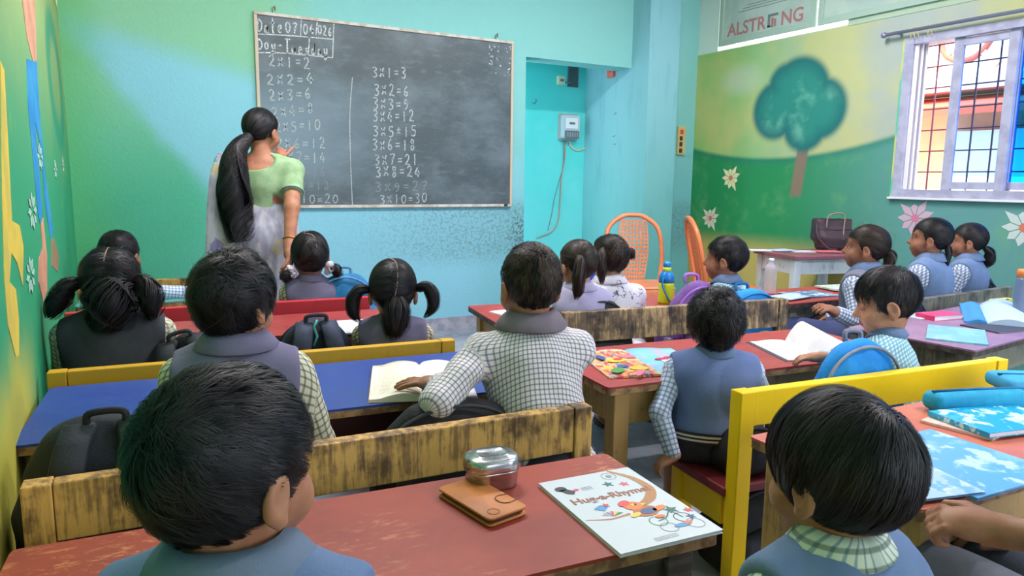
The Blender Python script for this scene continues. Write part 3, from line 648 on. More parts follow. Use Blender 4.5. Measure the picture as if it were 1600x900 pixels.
def loc_from(q, x, y, rz):   # near-left corner when point q has desk coordinates x,y
    return (q.x-(x*math.cos(rz)-y*math.sin(rz)), q.y-(x*math.sin(rz)+y*math.cos(rz)))
ZD = .57
d1 = desk('scratched red-brown desk nearest the camera holding the tiffin box', loc_from(onz(1127, 829, ZD), 1.02, 0, r5), r5, 1.02, .355, ZD, TRED, EDW, DKW, ap=.11)
d2 = desk('blue-topped desk with the open ruled notebook', loc_from(onz(731, 548, ZD), 1.16, .45, r5), r5, 1.16, .45, ZD, TBLU, EDW, worn_wood('wood_wine', (64, 30, 34), (80, 46, 44), (30, 20, 22), .3))
d3 = desk('maroon desk between the mustard bench and the red bench', (-.16, 2.60), rad(-4), 1.15, .40, ZD, TRD2, EDD, OLV)
d4 = desk('turquoise desk between the red bench and the front wall', (-.17, 3.50), rad(-4), .58, .36, ZD, TTQ, EDW, OLV)
q = onz(950, 606, ZD); q2 = onz(1230, 573, ZD); r6 = math.atan2(q2.y-q.y, q2.x-q.x)
d5 = desk('red desk with the open colourful magazine', (q.x, q.y), r6, 1.14, .43, ZD, TRD2, EDW, OLV, ap=.10)
qa, qb = onz(732, 476, ZD), onz(782, 508, ZD); r7 = rad(-9)
d6 = desk('maroon desk against the front wall with yellowish legs', (qb.x, qb.y), r7, 1.12, .45, ZD, TRD2, EDD, OLV, ap=.10)
q = onz(1400, 801, ZD); q2 = onz(1575, 749, ZD); r8 = math.atan2(q2.y-q.y, q2.x-q.x); r8 = max(r8, rad(-4))
d7 = desk('orange-topped desk strewn with blue books at lower right', loc_from(onz(1170, 681, ZD), 0, .40, r8), r8, 1.12, .40, ZD, TORG, EDW, OLV)
q = onz(1525, 548, ZD); q2 = onz(1600, 528, ZD); r9 = math.atan2(q2.y-q.y, q2.x-q.x)
d8 = desk('mauve-topped desk with books below the window', (q.x, q.y), r9, 1.14, .46, ZD, TPUR, EDD, GRW, ap=.10)
q = onz(1232, 475, ZD); q2 = onz(1330, 466, ZD); r10 = math.atan2(q2.y-q.y, q2.x-q.x)
d9 = desk('red desk carrying the clear plastic water bottle', (q.x, q.y), r10, .86, .36, ZD, TRD2, EDD, GRW, ap=.10)
# teacher's table by the right wall
q = onz(1243, 400, .66); tt = empty('table', (q.x, q.y, 0), rad(-14), 'white-legged table by the mural holding papers and the handbag', 'table')
WL = worn_wood('table_white_worn', (206, 212, 216), (168, 176, 182), (110, 116, 120), .3); TL, TW = .56, .42
box('table_top', (TL/2, TW/2, .648), (TL+.04, TW+.04, .024), mat('table_top_maroon', (150, 84, 100), .5, c2=(120, 84, 84), nscale=12), tt, bev=.004)
for x in (.025, TL-.025):
    for y in (.025, TW-.025): box('leg', (x, y, .318), (.05, .05, .636), WL, tt, bev=.003)
    box('side_apron', (x, TW/2, .585), (.024, TW-.1, .10), WL, tt, bev=.002)
for y in (.025, TW-.025): box('apron', (TL/2, y, .585), (TL-.1, .024, .10), WL, tt, bev=.002)
# orange plastic chairs
def plastic_chair(loc, rz, label, m):
    e = empty('plastic_chair', loc, rz, label, 'chair', 'orange plastic chairs')     # faces +y, back at y=0
    W2 = .19
    fr = spline([(-W2, .02, .40), (-W2-.02, -.02, .60), (-W2+.005, -.06, .78), (-.09, -.085, .865), (0, -.09, .88), (.09, -.085, .865), (W2-.005, -.06, .78), (W2+.02, -.02, .60), (W2, .02, .40)], 6)
    V, F = tube_mesh(fr, .017, 10); raw('back_frame', [(v.x, v.y, v.z) for v in V], F, m, e, True)
    def sx(z): return .075+.035*math.sin((z-.42)/.44*2.6)
    def by(z): return .015-.10*((z-.40)/.48)**1.2
    bm = bmesh.new(); zs = [.41+.43*i/16 for i in range(17)]
    for i, z in enumerate(zs):            # woven-look splat: crossing strips
        add_box(bm, (0, by(z), z), (2*sx(z), .007, .012))
    bm_obj('splat_bands', bm, m, e)
    for k in range(-4, 5):
        pts = [(k/4*sx(z)*.98, by(z)-.001, z) for z in zs]; V, F = tube_mesh([Vector(p) for p in pts], .0052, 6); raw('splat_strip', V, F, m, e)
    box('seat', (0, .20, .405), (.40, .40, .022), m, e, bev=.01)
    box('seat_skirt', (0, .395, .37), (.38, .018, .05), m, e, bev=.005)
    for sxn in (-1, 1):
        tube('leg', [(sxn*.175, .02, .41), (sxn*.20, -.03, 0)], [.022, .016], m, e); tube('leg', [(sxn*.175, .37, .40), (sxn*.20, .40, 0)], [.022, .016], m, e)
    return e
ORC = mat('plastic_orange', (226, 140, 96), .35, .5, c2=(214, 124, 82), nscale=6); ORC2 = mat('plastic_orange_deep', (220, 120, 70), .35, .5)
p = onz(985, 336, .86); plastic_chair(atd(985, 470, 4.9)*1.0 if False else Vector((3.30, 4.12, 0)), rad(-205), 'orange plastic chair with woven back standing before the pillar', ORC)
plastic_chair(Vector((3.52, 3.68, 0)), rad(-122), 'orange plastic chair seen edge-on beside the mural', ORC2)
# ------------------------------------------------------------------ books and papers
PAPER = mat('paper_white', (232, 230, 234), .8, c2=(218, 216, 222), nscale=14); PAPERC = mat('paper_cream', (232, 222, 198), .8, c2=(220, 206, 176), nscale=10)
def ruled(name, c, ink, rows=18, fill=.5):
    if name in MATS: return MATS[name]
    t = NT(name); o = t.obj(); x, y, z = t.xyz(o); f = t.math('FRACT', t.math('MULTIPLY', y, 110.0)); n = t.noise(t.scale(o, (160, 110, 1)), 1.0, 2)
    mk = t.math('MULTIPLY', t.math('MULTIPLY', t.ss(f, .3, .4), t.math('SUBTRACT', 1.0, t.ss(f, .6, .7))), t.ss(n, .48, .56))
    MATS[name] = t.done(t.mix(t.math('MULTIPLY', mk, fill), lin(c), lin(ink)), .8, .2); return MATS[name]
def blotch(name, cs, scale=14.0, rough=.35):
    """printed picture cover: soft patches of several inks"""
    if name in MATS: return MATS[name]
    t = NT(name); o = t.obj(); c = lin(cs[0])
    for i, k in enumerate(cs[1:]):
        n = t.noise(t.scale(o, (1+.3*i, 1.4-.2*i, 1)), scale*(1+.35*i), 3, .6); sh = t.new('ShaderNodeVectorMath', operation='ADD'); 
        c = t.mix(t.ss(n, .52, .60), c, lin(k))
    MATS[name] = t.done(c, rough, .4); return MATS[name]
def open_book(label, far, near, wl, wr_, pl, pr_, thick=.008, arch=.012, arch_r=None, cover=None, name='open_notebook', cat='notebook', zz=ZD):
    """spine runs from near to far (plan points); pages fall away to both sides"""
    d = (far-near); d.z = 0; L = d.length; rz = math.atan2(d.y, d.x)-math.pi/2
    e = empty(name, (near.x, near.y, zz), rz, label, cat)
    arch_r = arch if arch_r is None else arch_r; rows, cols = 8, 14
    for side, w_, m, ac in ((-1, wl, pl, arch), (1, wr_, pr_, arch_r)):
        V, F = [], []
        for lay in (1, 0):
            for i in range(rows+1):
                for j in range(cols+1):
                    u = j/cols; zt = thick*(1-.35*u)+ac*math.sin(math.pi*min(1, u*1.25))*(1 if u < .8 else max(0, (1-u)/.2))*(1+.5*(i/rows if ac > .02 else 0))
                    if j == 0: zt = thick*.55
                    V.append((side*w_*u, L*i/rows, zt if lay else .0006))
        n = (rows+1)*(cols+1); q = lambda l, i, j: (0 if l else n)+i*(cols+1)+j
        for i in range(rows):
            for j in range(cols):
                a = (q(1, i, j), q(1, i, j+1), q(1, i+1, j+1), q(1, i+1, j)); b = (q(0, i, j), q(0, i+1, j), q(0, i+1, j+1), q(0, i, j+1))
                F += [a if side > 0 else a[::-1], b if side > 0 else b[::-1]]
        for i in range(rows): F.append((q(1, i, cols), q(0, i, cols), q(0, i+1, cols), q(1, i+1, cols)))
        for j in range(cols):
            F.append((q(1, 0, j), q(0, 0, j), q(0, 0, j+1), q(1, 0, j+1))); F.append((q(1, rows, j), q(1, rows, j+1), q(0, rows, j+1), q(0, rows, j)))
        o = raw('page_block', V, F, m, e, False)
        for p in o.data.polygons: p.use_smooth = p.index < rows*cols*2
    if cover: box('cover', (0, L/2, .0006), (wl+wr_+.006, L+.006, .0012), cover, e)
    return e
def book(label, c, rz, w_, h_, th, cover, name='book', cat='book', zz=None, pages=PAPER, tilt=(0, 0), spine=True):
    e = empty(name, (c.x, c.y, c.z if zz is None else zz), rad(rz), label, cat); e.rotation_euler = (rad(tilt[0]), rad(tilt[1]), rad(rz))
    box('page_block', (0, 0, th/2), (w_-.004, h_-.006, th-.0024), pages, e)
    for z in (.0006, th-.0006): box('cover', (0, 0, z), (w_, h_, .0012), cover, e)
    if spine: box('spine', (-w_/2, 0, th/2), (.0014, h_, th), cover, e)
    return e
def patch_on(e, pts, m, z, th=.0005, name='print'):
    return plate(name, pts, th, m, e, Matrix.Translation((0, 0, z)))

# open ruled notebook on the blue desk
open_book('thick open notebook with handwritten pages on the blue desk', onz(655, 574, ZD), onz(662, 627, ZD), .135, .135, ruled('page_written', (236, 228, 210), (150, 150, 170)), PAPER, .014, .010, cover=mat('cover_brown', (150, 110, 70), .6))
# open picture magazine on the red desk
OPM = open_book('open picture magazine with orange and sky-blue pages', onz(975, 549, ZD), onz(1037, 588, ZD), .165, .165, blotch('mag_orange', [(236, 190, 140), (222, 110, 60), (240, 200, 70), (110, 150, 190), (210, 70, 90)], 18), blotch('mag_blue', [(130, 200, 222), (150, 206, 226), (196, 178, 222)], 9), .007, .004, name='magazine', cat='magazine')
rm = random.Random(3)
MAGC = [mat('mag_'+n, c, .4) for n, c in (('red', (206, 60, 60)), ('yellow', (240, 198, 60)), ('green', (84, 150, 70)), ('pink', (232, 120, 150)), ('crimson', (190, 40, 80)), ('white', (240, 240, 240)), ('navy', (70, 90, 150)))]
for (x, y, a, b, k) in ((-.08, .16, .035, .022, 1), (-.075, .17, .018, .013, 0), (-.12, .05, .032, .018, 2), (-.05, .06, .03, .022, 1), (-.09, .09, .02, .014, 6), (-.12, .20, .03, .012, 6), (-.035, .20, .02, .03, 3), (-.06, .025, .05, .012, 3)): patch_on(OPM, disc(x, y, a, b, 14, rm.uniform(0, 90)), MAGC[k], .0108+rm.random()*.001)
for (x, y, a, b, k) in ((.06, .15, .022, .013, 4), (.095, .165, .022, .012, 4), (.13, .17, .02, .012, 4), (.065, .125, .014, .018, 5), (.10, .14, .014, .018, 3), (.135, .145, .014, .018, 5), (.08, .10, .016, .01, 4), (.12, .11, .016, .01, 4), (.08, .05, .05, .01, 5)): patch_on(OPM, disc(x, y, a, b, 14, rm.uniform(-20, 20)), MAGC[k], .0108+rm.random()*.001)
# open white notebook read by the boy
open_book('open blank white notebook held by the boy in teal checks', onz(1226, 534, ZD), onz(1292, 563, ZD), .13, .15, PAPER, PAPER, .006, .004, .045, cover=mat('cover_dark', (60, 60, 74), .6))
# white exercise books seen on far desks
def at_desk(px, py): return onz(px, py, ZD)
book('white exercise book beside the cropped-haired boy on maroon desk', at_desk(806, 492), 6, .14, .19, .007, PAPER, 'exercise_book', 'book')
book('white printed sheet bundle beside the girl with two bunches', at_desk(560, 511), -8, .19, .24, .006, blotch('print_grey', [(226, 226, 232), (190, 190, 204)], 60), 'worksheet', 'paper')

# the booklet with the title, nearest the camera
hb = empty('booklet', ((.647+.837+.807+.632)/4, (1.039+1.058+.779+.775)/4, ZD), rad(-4.5), 'white rhyme booklet with stars and bicycle print on the nearest desk', 'booklet')
BW, BH, BT = .192, .272, .007
CVR = mat('booklet_white', (204, 212, 218), .4, .3); 
box('page_block', (0, 0, .003), (BW-.003, BH-.003, .0045), PAPER, hb)
def curl_sheet(name, z0, m, rise):
    V, F = [], []; N = 12
    for k in (0, 1):
        for i in range(N+1):
            for j in (0, 1):
                v = i/N; V.append(((j-.5)*BW, (v-.5)*BH, z0+.0008*k+rise*max(0, .35-v)**2*(1 if j else .3)))
    o = lambda k, i, j: k*(N+1)*2+i*2+j
    for i in range(N): F += [(o(1, i, 0), o(1, i, 1), o(1, i+1, 1), o(1, i+1, 0)), (o(0, i, 0), o(0, i+1, 0), o(0, i+1, 1), o(0, i, 1)), (o(0, i, 1), o(0, i+1, 1), o(1, i+1, 1), o(1, i, 1)), (o(0, i, 0), o(1, i, 0), o(1, i+1, 0), o(0, i+1, 0))]
    F += [(o(0, 0, 0), o(0, 0, 1), o(1, 0, 1), o(1, 0, 0)), (o(0, N, 0), o(1, N, 0), o(1, N, 1), o(0, N, 1))]
    raw(name, V, F, m, hb)
curl_sheet('back_cover', 0, CVR, 0); curl_sheet('front_cover', .0056, CVR, .0)
ZB = .0068; M_ = lambda x, y: Matrix.Translation((x, y, ZB))
TT = mat('title_tan', (160, 104, 84), .5); BR_ = mat('swoosh_tan', (180, 128, 84), .5)
text_mesh('Hug-a-Rhyme!', .0275, M_(-.080, .032), TT, 'title', hb, .0003, weight=.0006)
def strip(pts, w_, m, name):
    P = spline([(x, y, 0) for x, y in pts], 6); L_, R_ = [], []
    for i, p in enumerate(P):
        d = (P[min(i+1, len(P)-1)]-P[max(i-1, 0)]).normalized(); ww = w_[0]+(w_[1]-w_[0])*i/(len(P)-1) if isinstance(w_, tuple) else w_; ww = ww if not isinstance(w_, list) else np.interp(i/(len(P)-1), np.linspace(0, 1, len(w_)), w_)
        n = Vector((-d.y, d.x, 0))*ww/2; L_.append(p+n); R_.append(p-n)
    V = [(v.x, v.y, ZB) for v in L_]+[(v.x, v.y, ZB) for v in R_]; n = len(P)
    raw(name, V, [(n+i, n+i+1, i+1, i) for i in range(n-1)], m, hb)
strip([(.048, .134), (.074, .09), (.078, .04), (.055, .005), (.025, -.012)], [.004, .012, .018, .020, .012], BR_, 'printed_swoosh')
strip([(-.010, -.032), (-.05, -.036), (-.09, -.024)], [.006, .004, .002], BR_, 'printed_swoosh')
INK = {n: mat('ink_'+n, c, .5) for n, c in dict(red=(222, 84, 84), teal=(66, 112, 106), navy=(76, 98, 140), green=(70, 140, 100), pink=(226, 90, 120), black=(62, 62, 72), blue=(90, 150, 200), orange=(226, 130, 70), brown=(190, 110, 70), grey=(150, 154, 160), yellow=(236, 200, 90), lilac=(180, 140, 200)).items()}
def pr_(pts, c, lift=0.0, name='printed_shape'): return plate(name, pts, .0003, INK[c], hb, Matrix.Translation((0, 0, ZB+lift)))
for x, y, r, c in ((.018, .082, .0115, 'teal'), (.046, .072, .0105, 'pink'), (-.032, -.002+.012, .0085, 'red'), (.062, -.046, .0145, 'teal'), (.088, -.058, .0095, 'red'), (.078, -.078, .0095, 'navy')): pr_(star(x, y, r), c, name='printed_star')
pr_(disc(-.072, .096, .011, .009), 'black'); pr_([(-.078, .092), (-.062, .092), (-.052, .078), (-.060, .068), (-.070, .074)], 'black'); pr_(disc(-.048, .083, .006, .004, 12), 'pink')
for q in range(3): strip([(-.038, .086-q*.005), (-.015, .088-q*.005)], .0018, INK['grey'], 'printed_line')
def ring(cx, cy, r, c, w_=.0016, ry=None):
    strip([(cx+r*math.cos(a*.3927), cy+(ry or r)*math.sin(a*.3927)) for a in range(17)], w_, INK[c], 'printed_ring')
ring(.038, .112, .014, 'grey'); pr_(disc(.038, .112, .006, .006, 12), 'grey')
# generic cartoon bird riding a bicycle
pr_([(-.058, .004), (-.042, .014), (-.030, .004), (-.044, -.008)], 'blue'); 
for k in range(6): a = rad(20+k*24); pr_([(-.040, -.030), (-.040+.022*math.cos(a), -.030+.016*math.sin(a)), (-.040+.018*math.cos(a+.2), -.030+.018*math.sin(a+.2))], ['green', 'yellow', 'pink', 'lilac', 'orange', 'blue'][k], .0002)
pr_(disc(.020, -.034, .024, .018, 18, 10), 'brown', .0002); pr_(disc(.010, -.010, .017, .015, 18), 'orange', .0003); pr_(disc(.000, .003, .013, .009, 14, 30), 'red', .0004); pr_(disc(.014, -.008, .006, .004, 12), 'yellow', .0007); pr_(disc(.016, -.008, .003, .003, 10), 'black', .0009)
pr_([(.026, -.006), (.036, -.012), (.026, -.016)], 'yellow', .0006); pr_(disc(.024, -.036, .016, .010, 14, 5), 'navy', .0006); pr_(disc(.046, -.034, .015, .007, 14, 20), 'orange', .0006); pr_(disc(-.004, -.040, .012, .006, 12, 20), 'yellow', .0004)
pr_(disc(.030, -.060, .009, .005, 12), 'orange', .0006); ring(.064, -.076, .0155, 'black'); ring(.018, -.072, .0150, 'green'); strip([(.018, -.072), (.038, -.066), (.056, -.050), (.064, -.076)], .0026, INK['teal'], 'printed_frame')
ring(.070, -.100, .0150, 'grey'); ring(.022, -.096, .0145, 'grey'); pr_(disc(.046, -.098, .016, .006, 12), 'blue', .0001); pr_(disc(.060, -.094, .008, .005, 12), 'orange', .0002)
for q in range(3): strip([(-.025, -.118-q*.004), (.02, -.116-q*.004)], .001, INK['grey'], 'printed_line')

# ------------------------------------------------------------------ steel tiffin box
tf = empty('tiffin_box', onz(770, 762, ZD), rad(-6), 'round-cornered stainless steel tiffin box with lid', 'lunch box')
tf.location.y += .018; tf.location.x += .006
STL = mat('steel_brushed', (206, 206, 208), .24, .5, 1.0, c2=(176, 176, 180), nscale=60, stretch=(1, 1, 12))
def rr_loft(name, rings, m, parent):
    n = len(rrect(1, 1, .2, 6)); V, F = [], []
    for (w_, h_, r_, z) in rings: V += [(x, y, z) for x, y in rrect(w_, h_, r_, 6)]
    for i in range(len(rings)-1):
        for k in range(n): F.append((i*n+k, i*n+(k+1) % n, (i+1)*n+(k+1) % n, (i+1)*n+k))
    F.append(tuple(reversed(range(n)))); F.append(tuple((len(rings)-1)*n+k for k in range(n))); return raw(name, V, F, m, parent, True)
rr_loft('box_body', [(.088, .070, .026, 0), (.092, .074, .028, .003), (.094, .076, .029, .028), (.098, .080, .030, .031), (.098, .080, .030, .034), (.092, .074, .028, .036)], STL, tf)
rr_loft('lid', [(.099, .081, .031, .0345), (.100, .082, .031, .037), (.098, .080, .031, .050), (.094, .076, .030, .0545), (.086, .068, .027, .057), (.060, .044, .014, .0578), (.058, .042, .013, .0592), (.052, .037, .011, .0592), (.050, .035, .010, .0584), (.002, .002, .0005, .0584)], STL, tf)
# ------------------------------------------------------------------ brown phone case
pc = empty('phone_case', onz(752, 789, ZD), rad(-80), 'tan leather folding phone case lying on the red-brown desk', 'phone case')
LEA = mat('leather_tan', (190, 116, 56), .5, .4, c2=(174, 102, 46), nscale=10, bump=.08, bscale=120); LED = mat('leather_dark', (86, 62, 46), .6)
rr_loft('cover', [(.152, .080, .010, .0008), (.154, .082, .011, .002), (.154, .082, .011, .003), (.152, .080, .010, .0042)], LEA, pc)
rr_loft('phone', [(.143, .072, .010, .0042), (.146, .074, .011, .006), (.146, .074, .011, .010), (.143, .072, .010, .0115)], LED, pc)
rr_loft('flap', [(.152, .080, .010, .0115), (.154, .082, .011, .0125), (.154, .082, .011, .0142), (.151, .079, .010, .0155)], LEA, pc)
strip_v = spline([(.020, .041, .0158), (.016, .022, .0163), (.024, .012, .0164), (.040, .012, .0164), (.048, .022, .0163), (.046, .041, .0158)], 5)
tube('flap_tab_edge', strip_v, .0007, LED, pc, 6); tube('emblem', [(.058+.010*math.cos(a*.4), -.018+.010*math.sin(a*.4), .0157) for a in range(16)], .0006, LED, pc, 6, True)

# ------------------------------------------------------------------ school bags
def backpack(label, loc, rz, w_, d_, h_, m, m2=None, pipe=None, tilt=(0, 0), pocket=True, straps=False, z=0.34, seed=1, handle=True, zips=True, dome=.55, group='pupils\' school bags'):
    """stands on its base at loc; pocket side faces local -y, straps on +y"""
    e = empty('backpack', (loc[0], loc[1], z), rz, label, 'backpack', group); e.rotation_euler = (rad(tilt[0]), rad(tilt[1]), rz)
    m2 = m2 or m; vox = .008
    f = Field(); f.box((0, 0, h_*dome/2+.004), (w_/2, d_/2, h_*dome/2), r=.035, k=.04); f.ell((0, 0, h_*dome), (w_/2*.98, d_/2*.96, h_*(1-dome)), k=.05, pw=2.0)
    v, q = f.mesh(vox); n = vnormals(v, q); v = v+n*wob(v, seed, 22, .005)[:, None]+n*wob(v, seed+1, 60, .002)[:, None]; v[:, 2] = np.maximum(v[:, 2], .001); fast_mesh('bag_body', v, q, m, e)
    if pocket:
        f = Field(); f.box((0, -d_/2-.004, h_*.27), (w_*.37, .026, h_*.24), r=.024, k=.02); f.ell((0, -d_/2-.002, h_*.45), (w_*.36, .028, h_*.14), k=.03); v, q = f.mesh(vox); n = vnormals(v, q); v = v+n*wob(v, seed+2, 40, .003)[:, None]; v[:, 2] = np.maximum(v[:, 2], .001)
        fast_mesh('front_pocket', v, q, m2, e)
    if zips:
        pts = [(w_/2*.86*math.cos(a), -d_/2*.62, h_*dome+h_*(1-dome)*.87*math.sin(a)) for a in [math.pi*k/16 for k in range(17)]]
        pts = [(w_/2*.92, -d_/2*.8, h_*.25)]+pts+[(-w_/2*.92, -d_/2*.8, h_*.25)]
        def snap(p): 
            return p
        tube('zip_piping', spline([(x*1.08, y*1.02, zz*1.01) for x, y, zz in pts], 2), .0045, pipe or m2, e, 8)
    if handle: tube('handle', spline([(-.03, d_*.32, h_*.955), (-.028, d_*.36, h_*1.04), (.028, d_*.36, h_*1.04), (.03, d_*.32, h_*.955)], 6), .007, pipe or m2, e, 8)
    if straps:
        for s in (-1, 1):
            P = spline([(s*w_*.14, d_*.30, h_*.97), (s*w_*.17, d_/2+.022, h_*.86), (s*w_*.23, d_/2+.036, h_*.55), (s*w_*.30, d_/2+.026, h_*.22), (s*w_*.36, d_/2+.004, h_*.06)], 5)
            bm = bmesh.new(); ring_ = []
            for i, p in enumerate(P):
                t_ = (P[min(i+1, len(P)-1)]-P[max(i-1, 0)]).normalized(); n_ = Vector((1, 0, 0)).cross(t_).normalized(); ww = .030 if i < len(P)*.72 else .014
                ring_.append([bm.verts.new(p+Vector((1, 0, 0))*a*ww+n_*b*.008) for a, b in ((-1, -.6), (-.85, 1), (.85, 1), (1, -.6), (.8, -1), (-.8, -1))])
            for i in range(len(P)-1):
                for k in range(6): bm.faces.new((ring_[i][k], ring_[i][(k+1) % 6], ring_[i+1][(k+1) % 6], ring_[i+1][k]))
            bm.faces.new(ring_[0]); bm.faces.new(list(reversed(ring_[-1])))
            bmesh.ops.recalc_face_normals(bm, faces=bm.faces[:]); bm_obj('strap', bm, m2, e, True)
    return e
def fab(name, c, c2, rough=.7, sc=14): return mat(name, c, rough, .35, c2=c2, nscale=sc, bump=.15, bscale=180)
BLK, BLK2, NVY, NVY2 = fab('fabric_black', (28, 28, 32), (38, 38, 44)), fab('fabric_charcoal', (44, 48, 54), (56, 60, 68)), fab('fabric_navy', (34, 38, 56), (44, 50, 70)), fab('fabric_slate', (52, 60, 80), (62, 70, 92))
BLU_, BLU2, BLU3, PUR, PUR2 = fab('fabric_blue', (30, 104, 156), (40, 122, 178)), fab('fabric_steel_blue', (84, 140, 180), (100, 154, 190)), fab('fabric_azure', (16, 124, 206), (28, 140, 220)), fab('fabric_purple', (104, 66, 140), (120, 84, 154)), fab('fabric_lilac', (150, 96, 190), (160, 110, 198))
GRY = fab('fabric_grey', (120, 124, 138), (140, 144, 156))
def loc2(px, py, z): v = onz(px, py, z); return (v.x, v.y)
backpack('charcoal backpack with broad straps leaning at the left wall', (-.035, 1.50), rad(174), .32, .12, .325, BLK2, BLK2, BLK, (6, 0), True, True, .342, 3)
backpack('black padded bag lying behind the girl with wild pigtails', (.245, 2.40), rad(164), .30, .11, .30, BLK, BLK2, BLK2, (0, 16), False, True, .342, 5)
b = backpack('navy bag with two straps standing on the mustard bench', (.555, 2.335), rad(174), .27, .12, .325, NVY, NVY2, NVY, (0, 0), False, True, .342, 7)
tube('drawstring', [b.matrix_basis @ Vector(p) - b.location for p in ()] or [(.0, .07, .33), (.012, .075, .31), (.004, .085, .28), (.016, .085, .25)], .004, mat('cord_teal', (70, 160, 160), .6), b, 8)
b = backpack('blue two-tone backpack on the red bench beside white ribbons', (.90, 3.20), rad(-14), .30, .14, .355, BLU_, BLU_, BLU2, (0, 0), True, False, .342, 9)
box('badge', (0, -.098, .20), (.026, .004, .022), mat('badge_gold', (220, 180, 90), .5), b, bev=.002)
b = backpack('black plaid-trimmed bag slumped beside the boy in checked shirt', (.66, 1.47), rad(-8), .36, .14, .285, BLK, BLK2, BLK2, (0, -4), True, False, .342, 11)
for k in (-1, 0, 1):
    for dx in (0, .014): tube('plaid_stripe', [(k*.10+dx, -.094 if abs(k) < 1 else -.082, .05), (k*.10+dx, -.100 if abs(k) < 1 else -.080, .12), (k*.10+dx+.006, -.094 if abs(k) < 1 else -.070, .19)], .0022, mat('stripe_grey', (150, 146, 140), .7), b, 6)
b = backpack('black backpack with a white apple emblem on the brown bench', (1.60, 2.215), rad(-7), .275, .13, .345, BLK, BLK, BLK2, (0, 0), True, False, .342, 13)
AP = mat('emblem_white', (226, 228, 230), .5); MA = Matrix(((1, 0, 0, .012), (0, 0, -1, -.100), (0, 1, 0, .125), (0, 0, 0, 1)))
apple = [(0, .020), (.010, .025), (.022, .020), (.028, .006), (.026, -.010), (.016, -.026), (.006, -.027), (0, -.024), (-.006, -.027), (-.016, -.026), (-.026, -.010), (-.028, .006), (-.022, .020), (-.010, .025)]
plate('apple_emblem', apple, .004, AP, b, MA); plate('apple_emblem', [(0, .026), (.006, .040), (.014, .046), (.012, .036), (.004, .026)], .004, AP, b, MA); plate('apple_emblem', [(-.002, .024), (-.006, .036), (-.004, .037), (.001, .026)], .004, AP, b, MA)
lathe('purple_bottle', [(.001, 0), (.028, 0), (.03, .02), (.03, .15), (.02, .17), (.001, .17)], mat('bottle_purple', (110, 60, 170), .4), b, 14, (-.165, -.02, .01))
b = backpack('purple backpack with lilac piping on the brown bench', (2.05, 2.165), rad(-7), .30, .15, .385, PUR, PUR, PUR2, (0, 3), True, False, .342, 15, dome=.5)
box('mesh_pocket', (-.153, -.02, .09), (.012, .10, .14), GRY, b, bev=.005)
b = backpack('azure backpack with a round crest beside the purple bag', (2.345, 2.145), rad(-7), .28, .15, .335, BLU3, BLU3, BLU_, (0, 0), True, False, .342, 17, dome=.62)
MC = Matrix(((1, 0, 0, .0), (0, 0, -1, -.104), (0, 1, 0, .115), (0, 0, 0, 1)))
plate('crest_ground', disc(0, 0, .072, .060, 24), .003, mat('crest_yellow', (214, 210, 110), .6), b, MC); plate('crest_disc', disc(0, 0, .048, .050, 24), .004, mat('crest_white', (214, 220, 226), .6), b, MC)
for rr_ in (.044, .030): tube('crest_ring', [MC @ Vector((rr_*math.cos(a*.3927), rr_*math.sin(a*.3927), .0045)) for a in range(16)], .0018, mat('crest_blue', (80, 110, 160), .6), b, 6, True)
plate('crest_shield', [(-.014, .016), (.014, .016), (.014, -.004), (0, -.020), (-.014, -.004)], .006, mat('crest_blue', (0, 0, 0)), b, MC)
b = backpack('bright azure backpack with grey zip on the yellow bench', (1.815, 1.270), rad(-5), .33, .10, .345, BLU3, BLU3, GRY, (0, 6), True, False, .342, 19)
box('black_panel', (-.045, -.079, .19), (.07, .012, .06), BLK, b, bev=.004); tube('zip_pull', [(-.03, -.088, .21), (-.05, -.091, .16)], .004, GRY, b, 6)
backpack('black bag stowed on the floor under the yellow bench', (1.62, 1.40), rad(-8), .34, .16, .26, BLK, BLK2, BLK2, (0, 0), True, False, 0.0, 41)
backpack('black school bag lying on the maroon seat by the aisle', (1.475, 1.335), rad(-8), .17, .12, .135, BLK, BLK2, BLK2, (0, 0), False, False, .342, 21, handle=True, dome=.5)
b = backpack('dark bag with white script under the braided girl', (3.13, 1.985), rad(-28), .26, .10, .30, NVY, NVY, NVY2, (0, 0), False, False, .342, 23)
text_mesh('Sch', .062, Matrix(((1, 0, 0, -.09), (0, 0, -1, -.058), (0, 1, 0, .215), (0, 0, 0, 1))) @ Matrix.Rotation(rad(8), 4, 'Z'), AP, 'lettering', b, .001, shear=.35)
backpack('navy bag behind the last girl under the window', (3.99, 2.15), rad(-40), .30, .14, .33, NVY, NVY2, NVY2, (0, 0), True, True, .342, 25)
# teacher's handbag on her table
q = onz(1318, 393, .66); hbg = empty('handbag', (q.x+.02, q.y+.10, .660), rad(-24), 'dark brown leather handbag standing on the table', 'handbag')
LH = mat('leather_plum', (72, 54, 64), .42, .45, c2=(58, 44, 54), nscale=9)
f = Field(); f.box((0, 0, .06), (.12, .06, .06), r=.03, k=.06); f.box((0, 0, .15), (.155, .05, .075), r=.02, k=.06); f.ell((0, 0, .245), (.13, .036, .05), k=.012, op='-'); v, q = f.mesh(.006); v[:, 2] = np.maximum(v[:, 2], .001); fast_mesh('bag_body', v, q, LH, hbg)
tube('handle', spline([(-.09, -.055, .16), (-.085, -.06, .24), (-.03, -.06, .262), (.03, -.06, .25), (.035, -.058, .16), (.03, -.066, .08)], 6), .0055, mat('strap_beige', (150, 130, 124), .5), hbg, 8); tube('strap', spline([(-.15, -.03, .2), (-.155, -.07, .10), (-.09, -.10, .02), (-.03, -.10, .012)], 6), .008, LH, hbg, 8)
tube('seam', [(-.15, -.052, .150), (0, -.058, .146), (.15, -.052, .150)], .002, mat('seam_dark', (40, 30, 36), .5), hbg, 6)

